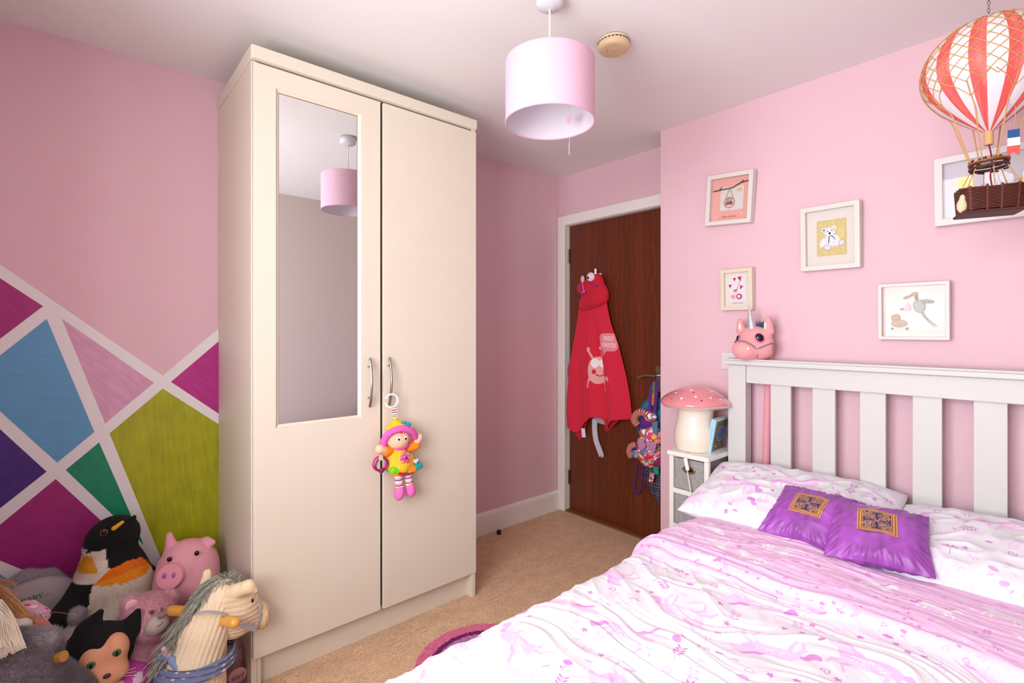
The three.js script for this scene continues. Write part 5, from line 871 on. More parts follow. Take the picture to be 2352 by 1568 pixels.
// ---------------------------------------------------------------- doll on the wardrobe handle
{
  const d = thing('rag_doll', 'soft rag doll in a yellow dress hanging on the wardrobe handle', 'doll', [0.606, 0, 1.43], Math.PI / 2);
  const q = (px, py, out = 0) => { const p = onPlane(px, py, 'x', 0.62); return [-(p.z - 1.43), p.y, out]; };
  const yellow = '#f5bd0e', skin = '#f3c4a3', pink = '#e661b5';
  { const c = q(902, 921, 0.004); part('hanging_ring', new THREE.TorusGeometry(0.028, 0.0042, 10, 40, Math.PI * 1.82).rotateZ(-2.95).translate(...c), mat('#f5f4f4', 0.35), d, 'white plastic hanging ring'); }
  const ribbon = mat('#ffffff', 0.8, { map: stripes(['#8cc63f', '#f4f2ef', '#b3125f', '#f4f2ef', '#c41f3a', '#f4f2ef', '#7ec9e0', '#f2c21d'], 12, 240) });
  const band = (a, b, w, t = 0.002) => { const A = V(...a), B = V(...b), L = A.distanceTo(B), g = box(L, w, t); const uv = g.attributes.uv; void uv; g.applyMatrix4(new THREE.Matrix4().makeBasis(B.clone().sub(A).normalize(), V(0, 0, 1).cross(B.clone().sub(A).normalize()), V(0, 0, 1))); return g.translate((A.x + B.x) / 2, (A.y + B.y) / 2, (A.z + B.z) / 2); };
  part('ribbon', band(q(906, 935, 0.008), q(908, 966, 0.012), 0.018), ribbon, d, 'striped ribbon loop');
  // hat: yellow cone with a pink gathered brim
  part('hat', blob([cap(q(908, 966, 0.014), q(912, 978, 0.014), 0.01, 0.034, yellow), ell(q(913, 982, 0.012), [0.05, 0.018, 0.03], yellow)], 0.004, 0.02), vmat(0.85), d, 'yellow pointed hat');
  const head = part('head', blob([ell(q(912, 1003, 0.02), [0.052, 0.043, 0.036], skin), ell(q(912, 1013, 0.026), [0.042, 0.03, 0.03], skin), ell(q(889, 1012, 0.02), [0.008, 0.01, 0.008], skin), ell(q(940, 1004, 0.02), [0.008, 0.01, 0.008], skin)], 0.0035, 0.012), vmat(0.9), d, 'round skin-coloured face');
  part('brim', tube([q(879, 1020, 0.018), q(881, 1004, 0.03), q(889, 991, 0.042), q(904, 983, 0.05), q(924, 983, 0.05), q(940, 990, 0.042), q(951, 1003, 0.026)], 0.0145, 50, 10), mat('#ec62ba', 0.85), d, 'pink gathered brim');
  part('brim_end', ball(q(880, 1022, 0.014), 0.02, [1, 1.2, 0.7], 14), mat('#d94aa6', 0.85), d);
  part('brim_end', ball(q(951, 1003, 0.02), 0.016, [1, 1.3, 0.7], 14), mat('#d94aa6', 0.85), d);
  part('hat_bow', merge([ball(q(921, 971, 0.036), 0.012, [1.3, 0.8, 0.6], 12), ball(q(931, 973, 0.036), 0.012, [1.3, 0.8, 0.6], 12)]), mat('#1f9fb8', 0.85), d, 'teal bow');
  part('button', ball(q(907, 988, 0.062), 0.006, [1, 1, 0.7], 12), mat('#d4321f', 0.4), d, 'red bead');
  for (const [px, py] of [[905, 1005], [921, 1003]]) { const e = part('eye', ball(q(px, py, 0.054), 0.0095, [1, 1, 0.45], 16), mat('#f7f5f5', 0.4), head); part('pupil', ball(q(px - 0.6, py + 0.2, 0.0575), 0.0052, [1, 1, 0.5], 12), mat('#20222e', 0.2), e); }
  part('nose', ball(q(914, 1008, 0.057), 0.003, [1, 0.7, 0.6], 8), mat('#eba58c', 0.8), head); part('mouth', tube([q(910, 1012, 0.056), q(914, 1014.5, 0.056), q(919, 1011, 0.055)], 0.001, 12, 5), mat('#c9574f', 0.7), head);
  part('neck_ruffle', tube([q(898, 1021, 0.02), q(905, 1026, 0.04), q(916, 1026, 0.042), q(928, 1021, 0.036), q(935, 1015, 0.018)], 0.008, 24, 8), mat('#e458b3', 0.85), d);
  // dress
  const dressMap = paint(256, 256, (x, w, h) => { x.fillStyle = '#f5bd0e'; x.fillRect(0, 0, w, h); for (let i = 0; i < 8; i++) { x.fillStyle = ['#d99a08', '#f8dc6a', '#5aa7a3', '#f8e7b0'][i % 4]; x.fillRect(i * 32 + 10, 0, 4, h); } }, { repeat: [18, 1] });
  part('dress', blob([cap(q(915, 1028, 0.016), q(917, 1066, 0.018), 0.026, 0.046, yellow), ell(q(920, 1072, 0.02), [0.058, 0.03, 0.03], yellow), ell(q(898, 1052, 0.018), [0.02, 0.045, 0.02], yellow), ell(q(940, 1060, 0.018), [0.022, 0.04, 0.02], yellow)], 0.004, 0.02), mat('#ffffff', 0.85, { map: dressMap }), d, 'yellow striped dress');
  const hem = [['#7ed321', 899, 1076, 0.6], ['#d11919', 915, 1079, 0.1], ['#f08a0f', 937, 1074, -0.12], ['#0f9a96', 951, 1067, -0.45]];
  for (const [c, px, py, t] of hem) part('hem_patch', rbox(0.038, 0.026, 0.076, 0.008, 3).rotateZ(-t * 0.5).translate(...q(px, py, 0.02)), mat(c, 0.85), d, 'bright hem patch');
  part('hem_edge', tube([q(891, 1080, 0.012), q(903, 1085, 0.036), q(922, 1086, 0.042), q(942, 1081, 0.036), q(958, 1071, 0.012)], 0.006, 30, 8), mat('#8f3f8a', 0.85), d, 'purple hem');
  const limb = (a, b, ra, rb, c, nm, lab) => part(nm, blob([cap(a, b, ra, rb, c)], 0.0035, 0.01), vmat(0.88), d, lab);
  limb(q(897, 1036, 0.016), q(884, 1036, 0.02), 0.02, 0.023, '#f28a10', 'sleeve', 'orange sleeve'); limb(q(938, 1028, 0.016), q(952, 1022, 0.02), 0.019, 0.022, '#f28a10', 'sleeve', 'orange sleeve');
  limb(q(880, 1033, 0.022), q(869, 1030, 0.026), 0.017, 0.019, skin, 'hand', 'skin-coloured mitten hand'); limb(q(953, 1016, 0.022), q(959, 1003, 0.026), 0.015, 0.017, skin, 'hand', 'skin-coloured mitten hand');
  const sock = mat('#ffffff', 0.88, { map: stripes(['#f0a6cf', '#f0a6cf', '#7b1f6e', '#f3ead6', '#f3ead6'], 15, 300) });
  for (const [a, b] of [[[913, 1082], [916, 1118]], [[935, 1080], [938, 1111]]]) { const g = new THREE.TubeGeometry(curve([q(...a, 0.018), q((a[0] + b[0]) / 2, (a[1] + b[1]) / 2, 0.019), q(...b, 0.02)]), 20, 0.0165, 14); part('leg', g, sock, d, 'pink striped leg'); }
  for (const [px, py, t] of [[914, 1131, 0.25], [940, 1124, -0.15]]) { part('shoe', blob([ell([0, 0, 0], [0.021, 0.03, 0.024], pink), ell([0, 0.018, -0.004], [0.016, 0.014, 0.016], pink)], 0.0035, 0.012).rotateZ(t * -0.8).translate(...q(px, py, 0.024)), mat('#ea6fbe', 0.9), d, 'pink soft shoe'); part('shoe_tie', ball(q(px - 4, py - 13, 0.034), 0.006, [1.6, 0.8, 0.8], 10), mat('#f2b90f', 0.8), d); }
  { const c = q(919, 1046, 0.058); const f = part('flower_rattle', merge([...[0, 1, 2, 3, 4, 5].map((i) => ball([c[0] + 0.0165 * Math.cos(i * 1.047), c[1] + 0.0165 * Math.sin(i * 1.047), c[2]], 0.0095, [1, 1, 0.55], 12)), ball(c, 0.014, [1, 1, 0.5], 14)]), mat('#e0559a', 0.25, { clearcoat: 0.7 }), d, 'pink flower rattle'); const cols = ['#8fd13f', '#4fb3e8', '#b58fd8', '#f2c21d', '#e2344a', '#e873b5']; for (let i = 0; i < 6; i++) part('bead', ball([c[0] + 0.0195 * Math.cos(i * 1.047 + 0.9), c[1] + 0.0195 * Math.sin(i * 1.047 + 0.9), c[2] + 0.005], 0.0042, [1, 1, 0.7], 10), mat(cols[i], 0.25), f); part('rattle_centre', ball([c[0], c[1], c[2] + 0.006], 0.007, [1, 1, 0.6], 12), mat('#b0165c', 0.2), f); }
  { const c = q(944, 1054, 0.054); const h = part('heart_tag', slab(heartPts(0.0115), 0.002, 0.0005).rotateZ(0.1).translate(c[0], c[1], c[2]), mat('#f4f2f0', 0.6), d, 'white heart tag'); for (const [dx, col] of [[-0.0045, '#d62839'], [-0.0015, '#f2b90f'], [0.0015, '#34a04a'], [0.0045, '#2f6fc0']]) part('tag_print', box(0.0026, 0.0026, 0.0006).translate(c[0] + dx, c[1] + 0.003, c[2] + 0.0022), mat(col, 0.6), h); }
  { const c = q(870, 1063, 0.026); part('teething_ring', new THREE.TorusGeometry(0.0285, 0.0042, 10, 40).translate(c[0] - 0.002, c[1] + 0.002, c[2]), mat('#d81f93', 0.3), d, 'magenta plastic ring'); part('teething_ring', new THREE.TorusGeometry(0.0265, 0.004, 10, 40).translate(c[0] + 0.003, c[1] - 0.003, c[2] + 0.008), mat('#86155c', 0.3), d, 'purple plastic ring'); part('ring_bead', ball(q(870, 1078, 0.036), 0.011, [1, 1, 1], 16), mat('#7a1a55', 0.25), d, 'purple bead'); part('ribbon', band(q(869, 1042, 0.036), q(869, 1054, 0.038), 0.018), ribbon, d, 'striped ribbon loop'); }
}
// ---------------------------------------------------------------- hot-air balloon model
{
  const b = thing('toy_balloon', 'red and white striped model hot-air balloon hanging from the ceiling', 'decoration', [2.345, 0, 0.5], 0.35);
  const Y0 = 1.861, HH = 0.316;
  const prof = (t) => { const a = t; return 0.147 * Math.pow(Math.sin(Math.PI * Math.pow(a, 0.78) * 0.5 + 0.0) , 0.9) * (a < 0.56 ? 1 : Math.sqrt(Math.max(0, 1 - Math.pow((a - 0.56) / 0.44, 2)))) * (a < 0.56 ? 1 : 1) ; };
  const R = (t) => { const k = 0.56; if (t >= k) return 0.151 * Math.sqrt(Math.max(0, 1 - Math.pow((t - k) / (1 - k), 2))); const s = t / k; return 0.009 + 0.142 * Math.pow(Math.sin(s * Math.PI / 2), 0.92); };
  void prof;
  const gores = paint(1024, 64, (x, w, h) => { const n = 12; for (let i = 0; i < n; i++) { const g = w / n; x.fillStyle = '#e2dbe0'; x.fillRect(i * g, 0, g, h); x.fillStyle = '#e0544f'; x.fillRect(i * g, 0, g * 0.46, h); } const r = rng(6); for (let i = 0; i < 500; i++) { x.fillStyle = `rgba(255,235,235,${0.04 + 0.08 * r()})`; x.beginPath(); x.arc(r() * w, r() * h, 3 + 8 * r(), 0, 7); x.fill(); } });
  part('envelope', sheet((u, v) => { const a = u * 2 * Math.PI, r = R(v); return [r * Math.cos(a), Y0 + HH * v, -r * Math.sin(a)]; }, 96, 48), mat('#ffffff', 0.55, { map: gores }), b, 'red and white paper envelope');
  const net = mat('#c79a5f', 0.9), N = 26;
  const at = (a, t, o = 0.0016) => { const r = R(t) + o; return [r * Math.cos(a), Y0 + HH * t, -r * Math.sin(a)]; };
  for (const dir of [1, -1]) for (let i = 0; i < N; i++) { const pts = []; for (let k = 0; k <= 14; k++) { const t = lerp(0.36, 0.985, k / 14); pts.push(at(i / N * 2 * Math.PI + dir * k * Math.PI / N * 0.92, t)); } part('net_cord', tube(pts, 0.00115, 30, 5), net, b); }
  // the net gathers into eight ropes that run down to the hoop
  const hoopY = 1.772, hoopR = 0.04;
  for (let i = 0; i < 8; i++) {
    const a = i / 8 * 2 * Math.PI + 0.2, pts = [at(a, 0.36), at(a, 0.27), at(a, 0.18, 0.004)], e = [hoopR * Math.cos(a), hoopY, -hoopR * Math.sin(a)];
    part('rope', tube([...pts, [lerp(pts[2][0], e[0], 0.5), lerp(pts[2][1], e[1], 0.5), lerp(pts[2][2], e[2], 0.5)], e], 0.0016, 30, 6), net, b);
    for (const s of [-1, 1]) part('net_cord', tube([at(a + s * Math.PI / 8 * 0.9, 0.4), at(a + s * 0.17, 0.33), at(a, 0.25)], 0.0011, 14, 5), net, b);
    part('toggle', rod([e[0] - 0.009 * Math.sin(a), hoopY + 0.009, e[2] - 0.009 * Math.cos(a)], [e[0] + 0.009 * Math.sin(a), hoopY + 0.006, e[2] + 0.009 * Math.cos(a)], 0.0026, 8), mat('#3a1d14', 0.6), b, 'dark wooden toggle');
    part('toggle', rod([e[0] * 0.98 - 0.008 * Math.sin(a), hoopY - 0.016, e[2] * 0.98 - 0.008 * Math.cos(a)], [e[0] * 0.98 + 0.008 * Math.sin(a), hoopY - 0.018, e[2] * 0.98 + 0.008 * Math.cos(a)], 0.0026, 8), mat('#3a1d14', 0.6), b, 'dark wooden toggle');
  }
  for (const dy of [0, -0.011]) part('hoop', new THREE.TorusGeometry(hoopR, 0.0042, 8, 40).rotateX(Math.PI / 2).rotateZ(0.06).translate(0, hoopY + dy, 0), mat('#4b2413', 0.5), b, 'dark wooden hoop');
  part('hoop_band', new THREE.TorusGeometry(hoopR + 0.002, 0.003, 8, 40).rotateX(Math.PI / 2).rotateZ(0.06).translate(0, hoopY + 0.004, 0), mat('#9c5a22', 0.5), b, 'tan hoop band');
  part('neck', rod([0, 1.824, 0], [0, Y0 + 0.004, 0], 0.0105, 20), mat('#d2a871', 0.6), b, 'pale wooden neck');
  part('draw_cord', tube([[0, 1.826, 0], [0.004, 1.80, 0.002], [0.006, 1.77, 0.003], [0.003, 1.735, 0.002], [0.008, 1.70, 0.0]], 0.0018, 24, 6), mat('#7d1634', 0.8), b, 'maroon cord');
  // wicker basket
  const bw = 0.066, bd = 0.047, y0 = 1.632, y1 = 1.7, wick = mat('#4e1d10', 0.5);
  for (let k = 0; k < 13; k++) { const t = (k + 0.5) / 13, y = lerp(y0 + 0.006, y1 - 0.002, t), pts = [], n = 44; for (let i = 0; i < n; i++) { const a = i / n * 2 * Math.PI, c = Math.cos(a), s = Math.sin(a), m = 1 / Math.pow(Math.pow(Math.abs(c), 5) + Math.pow(Math.abs(s), 5), 0.2), f = 0.96 + 0.06 * t + (i + k) % 2 * 0.03; pts.push([bw * c * m * f, y + 0.004 * Math.abs(c) * t, bd * s * m * f]); } part('wicker_strand', tube(pts, 0.0026, 88, 6, true), wick, b); }
  for (let i = 0; i < 14; i++) { const a = i / 14 * 2 * Math.PI, c = Math.cos(a), s = Math.sin(a), m = 1 / Math.pow(Math.pow(Math.abs(c), 5) + Math.pow(Math.abs(s), 5), 0.2); part('wicker_stake', rod([bw * c * m * 0.96, y0, bd * s * m * 0.96], [bw * c * m * 1.03, y1 + 0.004, bd * s * m * 1.03], 0.003, 6), mat('#6b2c14', 0.5), b); }
  part('basket_floor', rbox(bw * 2.05, 0.008, bd * 2.1, 0.003).translate(0, y0, 0), mat('#45190d', 0.6), b, 'dark basket floor');
  for (const [x, z] of [[-0.055, 0.04], [0.055, 0.04], [-0.055, -0.04], [0.055, -0.04], [0, 0.046], [0, -0.046]]) { const a = Math.atan2(-z, x); part('rope', rod([x, y1 + 0.002, z], [hoopR * Math.cos(a), hoopY - 0.012, -hoopR * Math.sin(a)], 0.0013, 6), net, b); }
  part('sandbag', blob([ell([-0.066, 1.652, 0.035], [0.012, 0.02, 0.011], '#d9c5a4'), ell([-0.064, 1.676, 0.035], [0.007, 0.009, 0.007], '#d9c5a4')], 0.0025, 0.008), vmat(0.9), b, 'cream cloth sandbag');
  const flagAt = [0.034, 1.769, 0.062];
  const fl = part('pennant', box(0.024, 0.022, 0.0012).translate(flagAt[0], flagAt[1] + 0.06, flagAt[2]), mat('#1f4f86', 0.7), b, 'blue part of a tricolour ribbon'); part('pennant_white', box(0.025, 0.022, 0.0012).translate(flagAt[0], flagAt[1] + 0.038, flagAt[2]), mat('#e9e4ea', 0.7), fl); part('pennant_red', slab([[-0.013, 0.011], [0.013, 0.011], [0.011, -0.016], [0, -0.006], [-0.014, -0.016]], 0.0012).translate(flagAt[0], flagAt[1] + 0.0165, flagAt[2] - 0.0006), mat('#e0564b', 0.7), fl);
  part('pennant_cord', tube([[flagAt[0] - 0.013, flagAt[1] + 0.071, flagAt[2]], [flagAt[0], flagAt[1] + 0.076, flagAt[2]], [flagAt[0] + 0.002, flagAt[1] + 0.13, flagAt[2] + 0.008]], 0.001, 16, 5), net, b);
  for (let i = 0; i < 19; i++) part('chain_link', new THREE.TorusGeometry(0.0042, 0.0011, 6, 12).scale(0.75, 1.35, 1).rotateY(i % 2 ? Math.PI / 2 : 0).translate(0, Y0 + HH + 0.006 + i * 0.0108, 0), mat('#8d8a88', 0.3, { metalness: 1 }), b);
  part('ceiling_hook', tube([[0, 2.386, 0], [0.006, 2.381, 0], [0.007, 2.39, 0], [0, 2.399, 0]], 0.0016, 16, 6), mat('#d8d4d2', 0.3, { metalness: 0.8 }), b);
}
// ---------------------------------------------------------------- soft toys between the painted wall and the wardrobe
// a toy's point: where the sight line of a pixel meets the upright plane at the toy's own distance from the wall
const T = (px, py, x) => { const p = onPlane(px, py, 'x', x); return [p.x, p.y, p.z]; };
const off = (p, x, y, z) => [p[0] + x, p[1] + y, p[2] + z];
const plushBump = data(256, 256, (u, v) => 0.5 + 0.3 * loop2(u, v, 60) + 0.25 * loop2(u, v, 110, 3), { repeat: [12, 12] });
const plush = (more = {}) => vmat(0.95, { bumpMap: plushBump, bumpScale: 0.002, ...more });
{
  // penguin sitting against the wall
  const o = thing('plush_penguin', 'black and white plush penguin with an orange bib against the wall', 'soft toy', [0, 0, 0]);
  const black = '#050405', cream = '#e4d8c6', f = V(0.78, 0.1, -0.62).normalize();
  const head = T(256, 1240, 0.15), chest = T(266, 1335, 0.16), belly = T(268, 1425, 0.17);
  const prims = [
    ell(head, [0.078, 0.078, 0.08], black), ell(off(head, 0.01, 0.03, -0.02), [0.062, 0.052, 0.06], black),
    cap(T(285, 1222, 0.2), T(309, 1186, 0.215), 0.03, 0.007, black, 0.03), ell(off(head, 0, -0.078, 0.0), [0.086, 0.06, 0.09], black),
    ell(chest, [0.1, 0.11, 0.112], black), ell(belly, [0.12, 0.13, 0.13], black), ell(off(belly, 0, -0.1, 0), [0.13, 0.1, 0.14], black),
    cap(T(200, 1360, 0.15), T(125, 1432, 0.28), 0.055, 0.034, black, 0.05), cap(T(125, 1432, 0.28), T(100, 1445, 0.3), 0.034, 0.026, black, 0.02),
    cap(T(340, 1320, 0.14), T(352, 1380, 0.12), 0.03, 0.024, black, 0.03),
  ];
  const color = (x, y, z) => {
    const d = V(x, y, z);
    const side = d.clone().sub(V(...belly)); const fwd = side.dot(f);
    const hd = d.clone().sub(V(...head)), hs = hd.dot(V(0.45, 0, 0.9));
    if (y < head[1] - 0.055 && fwd > -0.01) {
      const lat = side.dot(V(0.62, 0, 0.78)) - 0.012;
      const top = head[1] - 0.062 - 0.02 * Math.abs(lat) / 0.1, w = 0.104 * Math.sqrt(Math.max(0, 1 - Math.pow(Math.max(0, (y - (belly[1] - 0.02))) / (top - belly[1] + 0.035), 4)));
      if (Math.abs(lat) < w && y < top) return y > top - 0.065 + 0.02 * Math.pow(lat / 0.07, 2) + 0.006 * n2(lat * 60, 1) ? (y > top - 0.03 ? '#ef7a10' : '#f29a14') : cream;
    }
    if (hs > 0.05 - 0.25 * Math.max(0, -hd.y - 0.085) && hd.y < -0.01 + 0.01 * n2(z * 40, y * 40) && hd.y > -0.112) return hs > 0.074 && hd.y > -0.08 && hd.y < -0.025 ? '#e09a1c' : '#e6dcca';
    return black;
  };
  const g = blob(prims, 0.0055, 0.035, { color });
  part('body', g, plush(), o, 'plush body, black back and cream belly');
  pile(g, 26000, 0.009, 0.0007, o, { droop: 0.7, lean: 0.6, seed: 21, keep: (x, y, z) => { const c = color(x, y, z); return c !== black; }, tint: (x, y, z) => color(x, y, z), label: 'pale short pile' });
  const stripe = part('beak_stripe', blob([cap(T(262, 1213, 0.228), T(281, 1199, 0.236), 0.0085, 0.006, '#e0a51d')], 0.0025, 0.01), vmat(0.6), o, 'yellow beak stripe'); void stripe;
  const e = part('eye', ball(T(239, 1223, 0.224), 0.012, [0.6, 1, 1], 16), mat('#8a5a14', 0.3), o, 'amber glass eye'); part('pupil', ball(T(239, 1223, 0.228), 0.009, [0.7, 1, 1], 14), mat('#050505', 0.08), e);
}
{
  // plain pink pig
  const o = thing('plush_pig', 'smooth pink plush pig leaning against the wardrobe side', 'soft toy', [0, 0, 0]);
  const pink = '#e8a3b0', c = T(432, 1308, 0.2), sn = T(405, 1318, 0.275);
  const g = blob([
    ell(c, [0.1, 0.118, 0.108], pink), ell(off(c, 0.02, -0.05, 0.01), [0.095, 0.085, 0.105], pink), cap(off(c, 0.06, -0.01, 0.035), sn, 0.058, 0.05, pink, 0.03),
    ell(off(c, -0.01, -0.2, 0.0), [0.1, 0.14, 0.1], pink),
    cap(T(394, 1262, 0.17), T(389, 1228, 0.165), 0.026, 0.012, pink, 0.012), cap(T(474, 1243, 0.2), T(488, 1246, 0.235), 0.02, 0.012, pink, 0.012),
  ], 0.006, 0.035);
  part('body', g, vmat(0.9, { bumpMap: plushBump, bumpScale: 0.0006, sheen: 0.4, sheenColor: '#ffd9df' }), o, 'smooth pink velour body');
  const n = V(...sn).sub(V(...c)).normalize();
  const face = part('snout_disc', new THREE.CylinderGeometry(0.043, 0.046, 0.012, 32).applyQuaternion(new THREE.Quaternion().setFromUnitVectors(V(0, 1, 0), n)).translate(sn[0] + n.x * 0.047, sn[1] + n.y * 0.047, sn[2] + n.z * 0.047), mat('#e39aa8', 0.9), o, 'round snout');
  const sx = V(0, 0, 1).sub(n.clone().multiplyScalar(n.z)).normalize();
  for (const s of [-1, 1]) part('nostril', ball([sn[0] + n.x * 0.052 + sx.x * s * 0.016, sn[1] + n.y * 0.052 + 0.004, sn[2] + n.z * 0.052 + sx.z * s * 0.016], 0.0095, [0.5, 1.1, 0.8], 12), mat('#b85aa8', 0.8), face);
  for (const [px, py, x] of [[389, 1284, 0.268], [452, 1270, 0.292]]) part('eye', ball(T(px, py, x), 0.0085, [0.7, 1.1, 1], 14), mat('#120a0c', 0.15), o, 'black bead eye');
}
function bearHead(o, h, r, furC, prims) { void o; prims.push(ell(h, [r, r * 0.93, r * 1.02], furC)); }
{
  // pink teddy bear
  const o = thing('teddy_bear', 'fuzzy pink teddy bear with a grey muzzle sitting among the toys', 'soft toy', [0, 0, 0]);
  const fur = '#d99fab', h = T(340, 1412, 0.42), b = T(350, 1515, 0.42);
  const prims = [ell(off(h, 0, -0.006, 0), [0.075, 0.074, 0.083], fur), ell(off(h, 0.03, -0.025, -0.01), [0.055, 0.05, 0.06], fur),
    ell(T(300, 1388, 0.41), [0.016, 0.03, 0.03], fur, null, 0.012), ell(T(388, 1372, 0.41), [0.016, 0.028, 0.03], fur, null, 0.012),
    ell(b, [0.08, 0.1, 0.09], fur), ell(off(b, 0, -0.09, 0), [0.09, 0.07, 0.1], fur),
    cap(T(308, 1475, 0.44), T(322, 1545, 0.5), 0.034, 0.03, fur, 0.02), cap(T(385, 1480, 0.44), T(400, 1530, 0.5), 0.034, 0.03, fur, 0.02), cap(T(330, 1600, 0.46), T(330, 1660, 0.58), 0.045, 0.05, fur, 0.02), cap(T(400, 1600, 0.44), T(420, 1650, 0.54), 0.045, 0.05, fur, 0.02)];
  const g = blob(prims, 0.0055, 0.02);
  part('body', g, plush(), o, 'dusty pink fur body');
  pile(g, 42000, 0.0085, 0.00065, o, { droop: 0.35, lean: 1.1, seed: 31, label: 'dusty pink fur' });
  part('muzzle', blob([ell(T(362, 1433, 0.505), [0.026, 0.029, 0.034], '#b9a79f'), ell(T(356, 1440, 0.497), [0.024, 0.026, 0.03], '#b9a79f')], 0.0035, 0.012), vmat(0.9), o, 'grey velour muzzle');
  part('nose', ball(T(371, 1413, 0.53), 0.0115, [0.6, 0.75, 1.1], 14), mat('#8d7670', 0.7), o, 'taupe stitched nose');
  part('eye', ball(T(349, 1405, 0.497), 0.0072, [0.5, 1.2, 0.9], 12), mat('#6d5048', 0.4), o, 'brown stitched eye'); part('eye', ball(T(371, 1399, 0.49), 0.0055, [0.5, 1.5, 0.5], 12), mat('#6d5048', 0.4), o);
  part('mouth', tube([T(353, 1434, 0.524), T(361, 1438, 0.53), T(370, 1433, 0.533), T(373, 1427, 0.534)], 0.0012, 20, 5), mat('#7d6660', 0.8), o);
  part('ear_lining', ball(T(302, 1391, 0.432), 0.02, [0.35, 1.05, 0.95], 14), mat('#e8bcc6', 0.9), o);
}
{
  // a second bear lying behind the horse: two feet show, one pad embroidered
  const o = thing('pink_plush_bear', 'pink plush bear lying behind the cream horse, feet by the wardrobe', 'soft toy', [0, 0, 0]);
  const fur = '#dba0aa';
  const f1 = T(536, 1500, 0.42), f2 = T(540, 1543, 0.44);
  const g = blob([ell(f1, [0.055, 0.04, 0.036], fur), ell(f2, [0.055, 0.044, 0.038], fur), cap(f1, T(490, 1530, 0.34), 0.034, 0.045, fur), cap(f2, T(490, 1580, 0.35), 0.036, 0.045, fur), ell(T(470, 1560, 0.26), [0.09, 0.09, 0.09], fur)], 0.006, 0.015);
  part('body', g, plush(), o, 'pink fur legs and feet');
  pile(g, 16000, 0.012, 0.0007, o, { droop: 0.3, lean: 1.0, seed: 41, label: 'pink fur' });
  const pad = T(546, 1551, 0.492); part('foot_pad', ball(pad, 0.031, [0.3, 0.9, 1.05], 20), mat('#e3b3ba', 0.8), o, 'smooth pink foot pad');
  const [pg, pm] = writing('Girl', 0.06, 0.026, '#a2163c', 'italic bold 170px serif'); part('embroidery', pg.rotateY(Math.PI / 2).translate(pad[0] + 0.0112, pad[1] + 0.002, pad[2] + 0.004), pm, o, 'red embroidered word');
}
